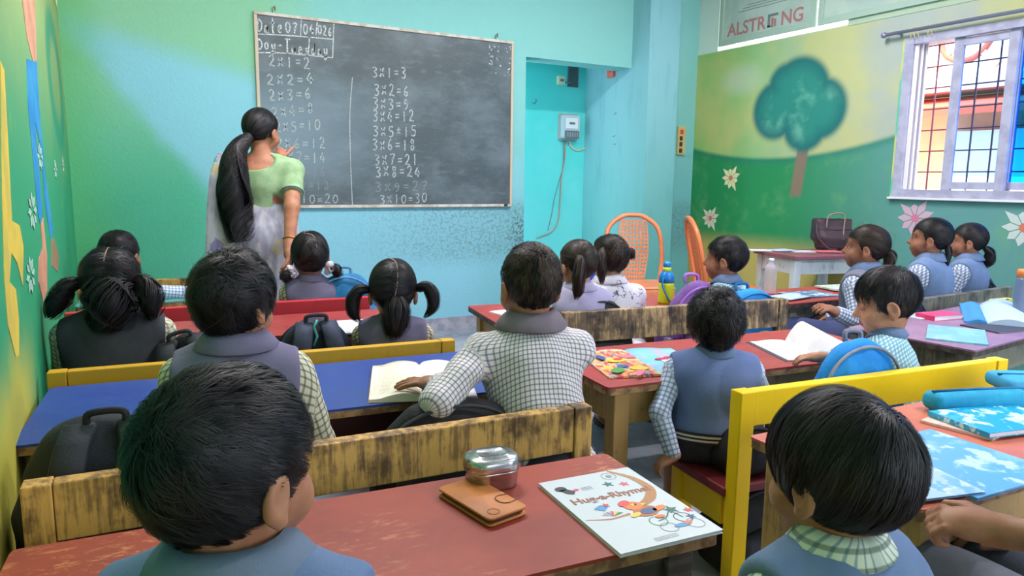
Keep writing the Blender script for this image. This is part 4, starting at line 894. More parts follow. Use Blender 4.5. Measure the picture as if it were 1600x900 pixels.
# ------------------------------------------------------------------ bottles
def water_bottle(label, loc, z, prof_m, name='water_bottle'):
    e = empty(name, (loc[0], loc[1], z), 0, label, 'bottle')
    for part, prof, m in prof_m: lathe(part, prof, m, e, 20)
    return e
YG, BB_ = mat('bottle_lime', (196, 222, 30), .35, .5), mat('bottle_blue', (20, 124, 204), .3, .5)
p = onz(1043, 478, ZD); e = water_bottle('lime and blue sports bottle standing on the maroon far desk', (p.x+.04, p.y+.06), ZD, [('bottle_body', [(.001, 0), (.033, 0), (.036, .01), (.033, .045), (.036, .085), (.034, .098), (.001, .098)], YG), ('shoulder', [(.001, .097), (.035, .097), (.035, .122), (.026, .142), (.019, .150), (.001, .150)], BB_), ('neck', [(.001, .149), (.019, .149), (.019, .168), (.001, .168)], YG), ('cap', [(.001, .167), (.018, .167), (.018, .184), (.012, .192), (.001, .193)], BB_)])
tube('carry_strap', spline([(-.034, -.018, .120), (-.040, -.02, .09), (-.030, -.032, .05), (-.006, -.040, .012)], 5), .004, BB_, e, 8)
PET = glass('pet_plastic', (232, 236, 244)); p = onz(1207, 460, ZD)
water_bottle('clear plastic water bottle on the red desk by the table', (p.x, p.y+.02), ZD, [('bottle_body', [(.001, 0), (.028, 0), (.031, .006), (.029, .02), (.031, .03), (.029, .045), (.031, .055), (.029, .07), (.031, .08), (.031, .12), (.024, .145), (.012, .158), (.012, .165), (.001, .165)], mat('pet_body', (214, 206, 220), .2, .5)), ('cap', [(.001, .165), (.013, .165), (.013, .18), (.001, .18)], mat('cap_clear', (230, 230, 238), .4))])
for k_ in MATS:
    if k_ == 'pet_body':
        b_ = MATS[k_].node_tree.nodes['Principled BSDF']; b_.inputs['Alpha'].default_value = .42
p = onz(1592, 492, ZD); water_bottle('tall dark bottle with orange lid at the right edge', (p.x+.02, p.y), ZD, [('bottle_body', [(.001, 0), (.034, 0), (.036, .01), (.036, .12), (.033, .15), (.033, .165), (.001, .165)], mat('bottle_smoke', (110, 124, 150), .2, .5)), ('lid', [(.001, .165), (.034, .165), (.034, .19), (.03, .197), (.001, .198)], mat('lid_orange', (232, 130, 60), .4))])

# ------------------------------------------------------------------ books strewn on the right-hand desks
SKYP = lambda n, cs, sc=10: blotch('cover_'+n, cs, sc)
book('closed blue picture book half under papers on the orange desk', onz(1486, 722, ZD), -3, .27, .27, .006, SKYP('sky', [(96, 168, 224), (130, 186, 234), (188, 214, 240)]), zz=ZD)
book('turquoise glossy book lying over the peach one', onz(1560, 664, ZD), -12, .25, .16, .012, SKYP('turq', [(26, 158, 206), (60, 178, 216), (200, 228, 236)], 16), zz=ZD+.0075)
book('peach book peeping out below the turquoise one', onz(1524, 660, ZD), 8, .22, .15, .006, SKYP('peach', [(232, 196, 180), (240, 214, 200)], 12), zz=ZD+.0005)
book('pale blue workbook with cloud print at the front desk edge', onz(1440, 762, ZD), -14, .16, .12, .004, SKYP('cloud', [(170, 204, 238), (210, 222, 244), (120, 180, 228)], 14), zz=ZD+.0065)
pcs = empty('pencil_case', onz(1524, 640, ZD), rad(-20), 'long turquoise pencil case near the yellow bench', 'pencil case')
f = Field(); f.box((0, 0, .026), (.135, .034, .025), r=.022, k=.01); v, q = f.mesh(.006); v = v+vnormals(v, q)*wob(v, 4, 40, .002)[:, None]; v[:, 2] = np.maximum(v[:, 2], .0005); TQF = fab('fabric_turquoise', (20, 144, 186), (34, 160, 200)); fast_mesh('case_body', v, q, TQF, pcs)
tube('zip', [(-.125, 0, .0515), (0, .004, .0525), (.125, 0, .0515)], .003, BLU_, pcs, 6)
tq = empty('zip_pouch', onz(1600, 614, ZD)+Vector((.03, .02, 0)), rad(-30), 'sky blue zipped pouch at the right frame edge', 'pouch'); f = Field(); f.box((0, 0, .022), (.075, .06, .021), r=.02, k=.01); v, q = f.mesh(.006); v[:, 2] = np.maximum(v[:, 2], .0005); fast_mesh('pouch_body', v, q, fab('fabric_sky', (56, 160, 214), (70, 170, 220)), tq); tube('zip', [(-.07, .0, .0435), (.07, .0, .0435)], .003, BLU_, tq, 6)
book('pale lilac notebook at the right edge of the orange desk', onz(1598, 652, ZD), -24, .12, .16, .008, mat('cover_lilac', (176, 190, 232), .5), zz=ZD+.0005)
# desk below the window
book('pale picture book hanging over the corner of the mauve desk', onz(1494, 524, ZD), 30, .30, .19, .006, SKYP('pastel', [(120, 176, 206), (160, 186, 214), (120, 200, 206)], 9), zz=ZD)
open_book('opened exercise book with fanned pages on the mauve desk', onz(1530, 478, ZD), onz(1543, 508, ZD), .08, .20, mat('page_blue', (60, 140, 200), .6), mat('page_pale', (178, 200, 226), .7), .01, .01, .022, name='exercise_book', cat='book')
book('pink box file lying flat beside the exercise book', onz(1468, 497, ZD), -8, .17, .09, .02, mat('cover_pink', (222, 60, 110), .5), 'box_file', 'box', zz=ZD)
book('dark patterned book in the middle of the mauve desk', onz(1570, 512, ZD), -10, .28, .16, .005, SKYP('dark', [(96, 110, 150), (130, 140, 170), (190, 190, 170)], 20), zz=ZD)
book('flat pale plastic folder beside the pink box file', onz(1442, 494, ZD), -2, .18, .10, .004, mat('folder_pale', (190, 206, 220), .4), 'folder', 'folder', zz=ZD)
sc = empty('pencil_box', onz(1563, 473, ZD), rad(-2), 'narrow yellow pencil box on the mauve desk', 'pencil box'); box('case', (0, 0, .010), (.14, .035, .020), mat('case_yellow', (214, 204, 90), .5), sc, bev=.004); box('clasp', (.02, -.018, .012), (.02, .003, .014), BLK, sc)
# desk with the water bottle
book('dark blue picture book nearest the edge of the bottle desk', onz(1263, 461, ZD), -8, .25, .17, .006, SKYP('deep', [(80, 116, 150), (120, 160, 190), (200, 214, 224)], 12), zz=ZD)
book('pale magazine beside the water bottle', onz(1235, 466, ZD), 8, .18, .12, .004, SKYP('pale', [(186, 208, 222), (150, 186, 206), (214, 214, 206)], 16), zz=ZD+.0065, name='magazine', cat='magazine')
book('landscape picture book standing out with orange sky', onz(1312, 452, ZD), -10, .20, .15, .008, SKYP('sunset', [(206, 214, 206), (222, 176, 110), (150, 200, 196)], 14), zz=ZD+.0065)
# table papers
for i, (px, py, rz, lab, c) in enumerate(((1195, 393, -20, 'loose white sheets at the left of the table', (226, 228, 234)), (1228, 394, 6, 'pale blue register lying on the table', (190, 204, 226)), (1262, 395, -12, 'grey printed sheets in the middle of the table', (206, 208, 216)), (1300, 396, -16, 'bright pink folder beside the handbag', (222, 110, 130)))):
    book(lab, onz(px, py, .66)+Vector((.03, .06, 0)), rz-10, .17, .12, .005, mat('paper_t%d' % i, c, .7), ['papers', 'register', 'papers', 'folder'][i], ['papers', 'book', 'papers', 'folder'][i], zz=.660+.0052*(i % 2))

# ------------------------------------------------------------------ electricity meter and wiring in the alcove
mp = ony(886, 199, YA); me_ = empty('electricity_meter', (mp.x, YA, mp.z), 0, 'grey electricity meter with clear cover in the alcove', 'electricity meter')
MG, MGD = mat('meter_grey', (150, 156, 156), .45), mat('meter_dark', (96, 110, 120), .4)
def rbox(name, w_, h_, d_, m, parent, y0, r=.02, zc=0, xc=0):
    V = [(x+xc, y0, z+zc) for x, z in rrect(w_, h_, r, 4)]+[(x*.96+xc, y0-d_, z*.97+zc) for x, z in rrect(w_, h_, r, 4)]; n = len(V)//2
    return raw(name, V, [tuple(range(n)), tuple(reversed(range(n, 2*n)))]+[(i, n+i, n+(i+1) % n, (i+1) % n) for i in range(n)], m, parent)
rbox('backplate', .20, .24, .03, MG, me_, 0); rbox('case', .175, .205, .05, mat('meter_case', (176, 190, 196), .3), me_, -.03); rbox('dial_plate', .125, .09, .004, mat('meter_plate', (214, 224, 226), .4), me_, -.08, .006, .03); rbox('display', .06, .018, .003, MGD, me_, -.084, .002, .03); rbox('terminal_cover', .15, .07, .012, MGD, me_, -.08, .008, -.068)
for k in range(5): box('terminal_slot', (-.05+k*.025, -.0935, -.068), (.008, .003, .04), MG, me_)
for z in (.095, -.03, -.08): lathe('screw', [(.001, -.004), (.006, -.004), (.006, .004), (.001, .004)], MGD, me_, 8, (.104, -.03, z))
COP, CGR = mat('cable_copper', (176, 132, 108), .5), mat('cable_grey', (110, 120, 124), .5)
def wire(label, px, m, Y=YA, r=.005, name='cable'):
    P = [ony(x, y, Y-.012) for x, y in px]; c = P[0]; e = tube(name, [p-c for p in spline(P, 6)], r, m, None, 8); e.location = c; return tag(e, label, 'cable', 'alcove wiring')
wire('copper coloured cable hanging straight below the meter', [(884, 218), (882, 250), (877, 280), (875, 320), (872, 345), (862, 362), (838, 372)], COP)
wire('thin grey cable hanging beside the copper one', [(881, 218), (880, 260), (873, 285), (866, 312), (862, 335), (856, 360)], CGR, r=.0035)
wire('beige cable looping right from the meter to the wire joint', [(889, 219), (893, 230), (903, 235), (915, 231), (925, 224)], mat('cable_beige', (206, 190, 160), .6), r=.007)
for i, (pts, lab) in enumerate((([(926, 224), (945, 199), (963, 175)], 'upper thin wire fanning from the joint to the alcove side'), ([(926, 224), (945, 220), (961, 212)], 'middle thin wire fanning from the joint to the alcove side'), ([(926, 224), (945, 228), (962, 225)], 'lowest thin wire fanning from the joint to the alcove side'))):
    A_ = ony(*pts[0], YA-.012); B_ = onx(*pts[2], XA1-.006); e = tube('wire', [(0, 0, 0), (B_-A_)*.5+Vector((0, 0, -.01)), B_-A_], .003, CGR, None, 6); e.location = A_; tag(e, lab, 'wire', 'alcove wiring')
sp = ony(875, 126, YA); sw = empty('switch_box', (sp.x, YA, sp.z), 0, 'small cream fuse holder beside the dark slot in the alcove', 'fuse holder'); rbox('case', .07, .075, .03, mat('cream_plastic', (214, 212, 176), .5), sw, 0, .006); rbox('fuse', .035, .02, .012, MGD, sw, -.03, .003); tube('fuse_wire', [(.03, -.02, -.01), (.07, -.03, -.015), (.11, -.01, -.02)], .006, CGR, sw, 8)
sp = ony(895, 115, YA); vs = empty('vent_slot', (sp.x, YA, sp.z), 0, 'dark rectangular cable slot under the alcove lintel', 'cable slot')
for s in (-1, 1): box('slot_side', (s*.052, -.006, 0), (.006, .012, .23), MGD, vs)
for s in (-1, 1): box('slot_edge', (0, -.006, s*.115), (.11, .012, .006), MGD, vs)
box('slot_back', (0, -.002, 0), (.10, .004, .23), mat('slot_dark', (70, 92, 92), .8), vs)
sp = onx(957, 113, XA1); rb = empty('junction_box', (XA1, sp.y, sp.z), 0, 'small red box on the alcove side wall under the lintel', 'junction box'); box('case', (-.015, 0, 0), (.03, .085, .09), mat('box_red', (220, 110, 96), .5), rb, bev=.005); box('cover_screw', (-.032, -.01, 0), (.004, .012, .012), MGD, rb)
hk = ony(832, 160, YA); h_ = tube('wall_hook', [(0, 0, 0), (.012, -.02, -.012), (.022, -.03, .01), (.016, -.03, .028)], .004, MGD); h_.location = hk; tag(h_, 'tiny dark hook on the left of the alcove back wall', 'hook')
sp = ony(1062, 220, YF); sb = empty('switch_board', (4.352, YF, sp.z), 0, 'narrow tan switch board beside the pillar', 'switch board'); box('plate', (0, -.012, 0), (.085, .024, .24), mat('board_tan', (196, 176, 120), .5), sb, bev=.004)
for k, z in enumerate((.075, .02, -.03, -.085)): box('switch' if k else 'indicator', (-.012 if k else -.005, -.027, z), (.03, .008, .036), mat('switch_black', (60, 56, 50), .4) if k else mat('indicator_red', (220, 60, 50), .4), sb, bev=.002); 
# blue and white crate-like bag on the floor of the alcove
bp = empty('plastic_tub', (2.62, 3.75, 0), rad(10), 'blue and white plastic tub beyond the ponytailed girls', 'tub')
f = Field(); f.box((0, 0, .32), (.15, .12, .32), r=.04, k=.02); v, q = f.mesh(.012); v[:, 2] = np.maximum(v[:, 2], 0); fast_mesh('tub_body', v, q, mat('tub_blue', (24, 84, 206), .4), bp)
f = Field(); f.box((.03, 0, .675), (.13, .11, .04), r=.03, k=.02); v, q = f.mesh(.01); fast_mesh('tub_lid', v, q, mat('tub_white', (214, 222, 222), .5), bp)
# ------------------------------------------------------------------ people
SKIN = {}
def skin_mat(tone):
    if tone in SKIN: return SKIN[tone]
    t = NT('skin_%d_%d_%d' % tone); n = t.noise(t.obj(), 35.0, 3)
    c = t.mix(t.ss(n, .35, .7), lin(tone), lin((tone[0]*.92, tone[1]*.86, tone[2]*.84)))
    t.done(c, .5, .35); t.b.inputs['Subsurface Weight'].default_value = .12; t.b.inputs['Subsurface Radius'].default_value = (.012, .005, .003)
    SKIN[tone] = t.m; return t.m
def hair_mat(name, c, c2, rough=.38):
    if name in MATS: return MATS[name]
    t = NT(name); a = t.new('ShaderNodeAttribute', attribute_name='weave'); x, y, z = t.xyz(a.outputs['Vector'])
    t.done(t.mix(x, lin(c), lin(c2)), rough, .28); MATS[name] = t.m; return t.m
HAIR = hair_mat('hair_black', (9, 9, 11), (58, 54, 58), .46)
HAIR_BROWN = hair_mat('hair_brown_black', (14, 12, 12), (84, 68, 60), .48)
LIP = mat('lip', (128, 74, 64), .5)
EYEW = mat('eye_white', (205, 196, 188), .3); IRIS = mat('iris', (28, 18, 14), .15, .6)
TIE = mat('hair_tie_black', (18, 16, 18), .6); TIEW = mat('hair_tie_white', (232, 230, 235), .7, c2=(190, 185, 200), nscale=90)
PARTSKIN = mat('parting_skin', (150, 120, 108), .6)
HC0 = np.array([0, -.012, .028]); HR = np.array([.0725, .0905, .0825])
def zline(phi, nape=-.072, front=.052):
    return np.interp(np.abs(phi), np.radians([0, 35, 58, 72, 82, 92, 112, 124, 145, 180]), [front, front, front-.008, .0, -.024, .0, .002, -.045, nape+.004, nape])
def rotm(yaw, pitch=0, roll=0):       # yaw to the right, pitch down, roll to the right shoulder
    m = Matrix.Rotation(-rad(yaw), 3, 'Z') @ Matrix.Rotation(-rad(pitch), 3, 'X') @ Matrix.Rotation(rad(roll), 3, 'Y')
    return np.array(m)
def ribbons(S, N, wid, shade):
    """S (n,k,3) strand points, N (n,k,3) outward normals -> flat tapering ribbons"""
    n, k, _ = S.shape; T = np.gradient(S, axis=1); W = np.cross(T, N); W /= np.linalg.norm(W, axis=2, keepdims=True)+1e-9
    tp = np.linspace(1, .25, k)[None, :, None]*wid[:, None, None]*.5
    V = np.stack([S-W*tp, S+W*tp], 2).reshape(-1, 3)
    b = (np.arange(n)*k*2)[:, None]+(np.arange(k-1)*2)[None, :]
    Q = np.stack([b, b+2, b+3, b+1], 2).reshape(-1, 4)
    sh = np.repeat(shade, k*2); return V, Q, np.stack([sh, sh*0, sh*0], 1)
def join(parts):
    V, Q, A, o = [], [], [], 0
    for v, q, a in parts:
        V.append(v); Q.append(q+o); A.append(a); o += len(v)
    return np.concatenate(V), np.concatenate(Q), np.concatenate(A)
def scalp_strands(n, length, lift, seed, flow, wid=.0018, nape=-.072, front=.052, messy=.25, keep=None, drop=0.0, thick=.010, segs=6):
    r = np.random.RandomState(seed); u = r.normal(size=(n*3, 3)); u /= np.linalg.norm(u, axis=1, keepdims=True)
    R = HR+np.asarray(thick); P = HC0+R*u; phi = np.arctan2(P[:, 0], P[:, 1]); ok = P[:, 2] > zline(phi, nape, front)+.004
    if keep is not None: ok &= keep(P)
    u = u[ok][:n]; n = len(u); S = []; N = []
    nc = max(24, int(n/28)); cc = u[r.permutation(n)[:nc]]; cid = np.concatenate([np.argmax(u[i:i+2000]@cc.T, 1) for i in range(0, n, 2000)])      # locks of hair
    ln = length*(.65+.5*r.rand(n)); jit = r.normal(size=(n, 3))*messy*.45+(r.normal(size=(nc, 3))*messy)[cid]; lf = lift*(.15+.5*r.rand(n)+.9*r.rand(nc)[cid]); csh = (r.rand(nc)**1.5)[cid]; cpull = (cc[cid]-u)*.55
    fall = np.zeros((n, 1))
    for i in range(segs):
        t = i/(segs-1); rr = 1+(lf*math.sin(t*math.pi*.75))[:, None]
        p = HC0+R*u*rr; S.append(p); N.append(u.copy())
        d = flow(u, p)+jit; d -= u*(d*u).sum(1, keepdims=True); d /= np.linalg.norm(d, axis=1, keepdims=True)+1e-9
        d = d+np.array([0, 0, -drop*t])
        u = u+d*(ln/(segs-1)/.082)[:, None]+cpull*(.5/segs); u /= np.linalg.norm(u, axis=1, keepdims=True)
    S = np.stack(S, 1); N = np.stack(N, 1)
    return ribbons(S, N, wid*(.6+.9*r.rand(n)), np.clip(csh*.8+r.rand(n)**2*.35-.08, 0, 1))
def whorl_flow(W):
    W = np.array(W, float); W /= np.linalg.norm(W)
    def f(u, p):
        d = u-W*(u@W)[:, None]*0-W; sw = np.cross(W, u); return d+.25*sw
    return f
def to_point_flow(pts):
    pts = np.array(pts, float)
    def f(u, p):
        D = np.stack([np.linalg.norm(p-q, axis=1) for q in pts], 1); q = pts[np.argmin(D, 1)]; d = q-p
        return d/(np.linalg.norm(d, axis=1, keepdims=True)+1e-6)
    return f
def tail(guide, radii, n, seed, wid=.002, spread=.25, wavy=0.0, flat=1.0):
    """bundle of strands along a guide curve, with a core"""
    G = np.array([list(v) for v in spline(guide, 5)]); k = len(G); t = np.linspace(0, 1, k); rr = np.interp(t, np.linspace(0, 1, len(radii)), radii)
    T = np.gradient(G, axis=0); T /= np.linalg.norm(T, axis=1, keepdims=True); a = np.cross(T, [0.31, 0.9, 0.2]); a /= np.linalg.norm(a, axis=1, keepdims=True); b = np.cross(T, a)
    V, F = tube_mesh([Vector(g) for g in G[:max(3, int(k*.93))]], [float(x)*.8 for x in rr[:max(3, int(k*.93))]], 10, False); V = np.array([list(v) for v in V]); F = np.array(F)
    r = np.random.RandomState(seed); th = r.rand(n)*6.283; ro = .7+.45*r.rand(n)**.7; st = r.rand(n)*.25; S = []; N = []
    ends = .8+.25*r.rand(n)
    for i in range(k):
        tt = np.clip(st+(ends-st)*t[i], 0, 1.06); x = np.minimum(tt*(k-1), k-1.001); i0 = x.astype(int); f = (x-i0)[:, None]
        c = G[i0]*(1-f)+G[i0+1]*f; R = np.interp(tt, t, rr)*ro*(1+spread*tt**2*(r.rand(n)*0+ (th-3.14)/3.14*.3))
        an = th+wavy*np.sin(tt*9+th*3)
        rd = a[i0]*np.cos(an)[:, None]+b[i0]*np.sin(an)[:, None]*flat; S.append(c+rd*R[:, None]+T[i0]*np.maximum(tt-1, 0)[:, None]*.1); N.append(rd)
    v2, q2, a2 = ribbons(np.stack(S, 1), np.stack(N, 1), wid*(.6+.8*r.rand(n)), r.rand(n)**1.6)
    return join([(V, F, np.zeros((len(V), 3))), (v2, q2, a2)])
def hand_prims(fd, w, d, n, side, sc, curl=25, spread=6, point=False):
    d = np.array(d, float); d /= np.linalg.norm(d); n = np.array(n, float); n -= d*(n@d); n /= np.linalg.norm(n)
    t = np.cross(d, n) if side > 0 else np.cross(n, d)          # thumb side
    R = np.stack([t, d, n], 1); w = np.array(w, float)
    fd.ell(w+d*.030*sc, np.array([.027, .036, .013])*sc, k=.012*sc, rot=R)
    fd.cap(w-d*.01*sc, w+d*.03*sc, .019*sc, .017*sc, k=.012*sc)
    for j, (off, L) in enumerate(((.0195, .050), (.0065, .056), (-.0065, .051), (-.0185, .040))):
        p = w+(d*.056+t*off)*sc; c = curl if not (point and j == 0) else 5
        sp = rad(spread*(1.2-j*.8)); dd = d*math.cos(sp)+t*math.sin(sp); ang = 0
        for s, (l, ra, rb) in enumerate(((.42, .0068, .0063), (.33, .0063, .0058), (.28, .0058, .0052))):
            ang += rad(c*(.8 if s == 0 else 1.0)); e = dd*math.cos(ang)+n*math.sin(ang); q = p+e*L*l*sc
            fd.cap(p, q, ra*sc, rb*sc, k=.002*sc); p = q
    p = w+(d*.012+t*.020)*sc; e = d*.62+t*.72+n*.3; e /= np.linalg.norm(e); q = p+e*.026*sc; fd.cap(p, q, .0105*sc, .009*sc, k=.008*sc)
    e = d*.9+t*.3+n*.3; e /= np.linalg.norm(e); fd.cap(q, q+e*.024*sc, .0088*sc, .0068*sc, k=.004*sc)
def elbow(S, Wp, la, lb, pole):
    S = np.array(S, float); Wp = np.array(Wp, float); v = Wp-S; L = np.linalg.norm(v); L2 = min(L, (la+lb)*.995); d = v/(L+1e-9)
    Wp = S+d*L2; a = (la*la-lb*lb+L2*L2)/(2*L2); hgt = math.sqrt(max(la*la-a*a, 0)); p = np.array(pole, float); p -= d*(p@d); p /= np.linalg.norm(p)+1e-9
    return S+d*a+p*hgt, Wp

def head_prims(fd, X, R, s, eyes='open', ears=True):
    """X maps head space to body space, R the head axes, s the scale"""
    A = lambda q: X(np.array(q, float)); k = .018*s
    fd.ell(A(HC0), (HR-.004)*s, k=k, rot=R)
    fd.ell(A((0, .021, -.030)), np.array([.0615, .065, .068])*s, k=.03*s, rot=R)
    fd.ell(A((0, .045, -.074)), np.array([.030, .030, .024])*s, k=.025*s, rot=R)
    for sx in (-1, 1):
        fd.ell(A((sx*.034, .053, -.038)), np.array([.029, .026, .028])*s, k=.022*s, rot=R)
        fd.ell(A((sx*.027, .086, .006)), np.array([.017, .012, .0115])*s, k=.012*s, op='-', rot=R)
    fd.ell(A((0, .062, .030)), np.array([.050, .020, .024])*s, k=.02*s, rot=R)
    fd.cap(A((0, .078, .004)), A((0, .0975, -.022)), .0065*s, .0100*s, k=.014*s)
    for sx in (-1, 1):
        fd.ell(A((sx*.0095, .089, -.026)), np.array([.0075, .0085, .0065])*s, k=.006*s, rot=R)
    fd.ell(A((0, .0785, -.0475)), np.array([.020, .0125, .0065])*s, k=.008*s, rot=R)
    fd.ell(A((0, .0765, -.0580)), np.array([.0165, .0125, .007])*s, k=.006*s, rot=R)
    if eyes == 'down':
        for sx in (-1, 1): fd.ell(A((sx*.028, .0725, .004)), np.array([.0145, .0105, .0095])*s, k=.004*s, rot=R)
    else:
        for sx in (-1, 1): fd.cap(A((sx*.016, .079, .0125)), A((sx*.040, .071, .0120)), .0042*s, .004*s, k=.006*s)
    if ears:
        for sx in (-1, 1):
            Re = R @ np.array(Matrix.Rotation(rad(sx*1), 3, 'Z') @ Matrix.Rotation(rad(-14), 3, 'X'))
            fd.ell(A((sx*.0790, -.004, -.012)), np.array([.0090, .0185, .0295])*s, k=.006*s, rot=Re)
            fd.ell(A((sx*.0770, .001, -.038)), np.array([.0075, .011, .011])*s, k=.006*s, rot=Re)
            fd.ell(A((sx*.0880, .001, -.008)), np.array([.0085, .0120, .0195])*s, k=.004*s, op='-', rot=Re)

def weave_coords(V, torsoR, arms, legs=(), ln=0.0, bs=1.0):
    """cloth coordinates: round the trunk and up it, round a sleeve and along it"""
    yr = V[:, 1]-ln*np.clip(V[:, 2]/(.33*bs), 0, 1.05); th = np.arctan2(V[:, 0], np.maximum(-yr, -.5)+.03); out = np.stack([th*torsoR*1.15, V[:, 2]-.8*np.abs(yr), V[:, 2]*0], 1)
    best = np.maximum(np.abs(np.linalg.norm(np.stack([V[:, 0]*.85, yr*1.1], 1), axis=1)/torsoR), .2)
    for a, b, r in list(arms)+list(legs):
        a, b = np.array(a), np.array(b); ab = b-a; L = np.linalg.norm(ab); d = ab/L; t = np.clip((V-a)@d, 0, L); rel = V-a-t[:, None]*d
        dist = np.linalg.norm(rel, axis=1)/r
        e1 = np.cross(d, [0.2, 1, .1]); e1 /= np.linalg.norm(e1); e2 = np.cross(d, e1)
        an = np.arctan2(rel@e1, rel@e2); m = dist < best
        out[m] = np.stack([an*r, (V-a)@d, an*0], 1)[m]; best = np.where(m, dist, best)
    return out

def person(label, head, face, seat=.34, hs=1.0, head_yaw=0, head_pitch=0, head_roll=0, lean=.02, hips=None, tone=(150, 104, 80), voxel=.006,
           hands=None, sleeve='short', shirt=None, vest=None, lower='shorts', lower_mat=None, hair='boy', hair_m=None, hair_kw=None, eyes='open',
           belt=False, collar=None, seed=1, legs=True, foot_mat=None, group='pupils seated at the desks', wide=1.0, knees=.27, side_lean=0.0, vest_len=.03):
    """one seated child: head = world position of the head centre, face = heading of the trunk in degrees to the right of the board direction"""
    head = Vector(head); Rz = Matrix.Rotation(-rad(face), 3, 'Z')
    dz = head.z-seat; bs = (dz-.094*hs)/.385
    off = Rz @ Vector((side_lean, lean+.012*hs, 0)); base = Vector((head.x-off.x, head.y-off.y, seat))
    root = empty('person', base, -rad(face), label, 'person', group)
    inv = Rz.transposed()
    toloc = lambda p: np.array(inv @ (Vector(p)-base))
    H = np.array([side_lean, lean+.012*hs, dz]); R = rotm(head_yaw, head_pitch, head_roll)
    A = lambda q: H+R@(np.array(q, float)*hs)
    Af = lambda P: H+(np.asarray(P)*hs)@R.T
    sl = side_lean; ln = lean
    Nk = np.array([sl, ln, .372*bs]); wd = wide
    # --- trunk, arms, legs
    def trunk(f, g=0.0, k=.04):
        f.ell((0, -.005, .082*bs), np.array([.118*wd, .088, .082])*bs+g, k=k)
        f.ell((sl*.4, ln*.45-.004, .18*bs), np.array([.100*wd, .074, .10])*bs+g, k=k)
        f.ell((sl*.8, ln*.85-.004, .275*bs), np.array([.108*wd, .074, .092])*bs+g, k=k)
        for sx in (-1, 1): f.cap((sl*.95+sx*.04*bs, ln*.97, .335*bs), (sl*.95+sx*.102*bs*wd, ln*.95, .318*bs), .036*bs+g, .037*bs+g, k=k)
    shoulders, elbows, wrists, hd = {}, {}, {}, {}
    for sx, key in ((-1, 'L'), (1, 'R')):
        S = np.array([sl*.95+sx*.118*bs*wd, ln*.95, .312*bs]); hh = (hands or {}).get(key) or {}
        tgt = toloc(hh['at']) if 'at' in hh else np.array([sx*.07, .19+ln*.5, .135])*np.array([bs, 1, bs])
        pole = np.array(hh.get('pole', (sx*.55, -.35, -.8)), float)
        E, Wp = elbow(S, tgt, .165*bs, .150*bs, pole); shoulders[key], elbows[key], wrists[key] = S, E, Wp
        dd = np.array(inv @ Vector(hh['dir'])) if 'dir' in hh else (Wp-E)/np.linalg.norm(Wp-E)
        nn = np.array(inv @ Vector(hh['palm'])) if 'palm' in hh else np.array([-sx*.3, 0, -1.0])
        hd[key] = (dd, nn, hh.get('curl', 28), hh.get('spread', 5), hh.get('point', False))
    f = Field(); trunk(f)
    f.cap(Nk-np.array([0, 0, .03]), A((0, -.018, -.05)), .040*bs, .040*hs, k=.02)
    for sx, key in ((-1, 'L'), (1, 'R')):
        S, E, Wp = shoulders[key], elbows[key], wrists[key]
        f.cap(S, E, .033*bs, .026*bs, k=.02); f.cap(E, Wp, .026*bs, .0185*bs, k=.012)
        hand_prims(f, Wp, hd[key][0], hd[key][1], sx, bs*.98, hd[key][2], hd[key][3], hd[key][4])
    LEG = []
    if legs:
        for sx in (-1, 1):
            hp = np.array([sx*.062*bs, .02, .072*bs]); kn = np.array([sx*.078*bs, knees*bs, .074*bs]); an = np.array([sx*.078*bs, knees*bs+.01, -seat+.05]); LEG.append((hp, kn, an, sx))
            f.cap(hp, kn, .062*bs, .047*bs, k=.03); f.cap(kn, an, .044*bs, .030*bs, k=.02)
            f.cap(an-np.array([0, .015, .018]), an+np.array([0, .085*bs, -.027]), .024*bs, .019*bs, k=.015)
    head_prims(f, A, R, hs, eyes)
    V, Q = f.mesh(voxel); V = relax(V, Q, 1, .35)
    C = V[Q].mean(1); L = (C-H)@R/hs
    lip = (((L[:, 0]/.020)**2+((L[:, 2]+.0525)/.0105)**2) < 1) & (L[:, 1] > .068)
    body = fast_mesh('body', V, Q, [skin_mat(tone), LIP], root, lip.astype(int))
    # --- face details
    if eyes == 'open':
        for sx in (-1, 1):
            ey = Field().ell(A((sx*.028, .0690, .0045)), np.array([.0115, .0098, .0068])*hs, k=0, rot=R); v, q = ey.mesh(.003); fast_mesh('eye', v, q, EYEW, root)
            ey = Field().ell(A((sx*.028, .0765, .0042)), np.array([.0058, .0045, .0060])*hs, k=0, rot=R); v, q = ey.mesh(.0022); fast_mesh('iris', v, q, IRIS, root)
    elif eyes == 'down':
        for sx in (-1, 1): tube('eyelash', [A((sx*x, y, z)) for x, y, z in ((.017, .0775, -.0025), (.024, .0815, -.0045), (.032, .0795, -.0045), (.040, .0720, -.002))], .0011*hs, IRIS, root, 6)
    if eyes: 
        for sx in (-1, 1): tube('eyebrow', [A((sx*x, y, z)) for x, y, z in ((.013, .0815, .0175), (.023, .0815, .0215), (.034, .0765, .0215), (.043, .0680, .0165))], [.0014*hs, .0024*hs, .0021*hs, .0010*hs], IRIS, root, 6)
    # --- hair
    kw = dict(thick=.011, nape=-.072, front=.052, n=2600, length=.05, lift=.05, messy=.25, wid=.002, whorl=(.1, -.62, .78), shift=0.0, puff=(0, 0, 0)); kw.update(hair_kw or {})
    hm = hair_m or HAIR; th = np.array(kw.get('tv') or (kw['thick']*(.42 if hair == 'boy' else .75), kw['thick']*.85, kw['thick'])); bun = []; nape, front = kw['nape'], kw['front']
    cap = Field()
    cap.ell(A(HC0), (HR+th*.72+np.array(kw['puff']))*hs, k=0, rot=R)
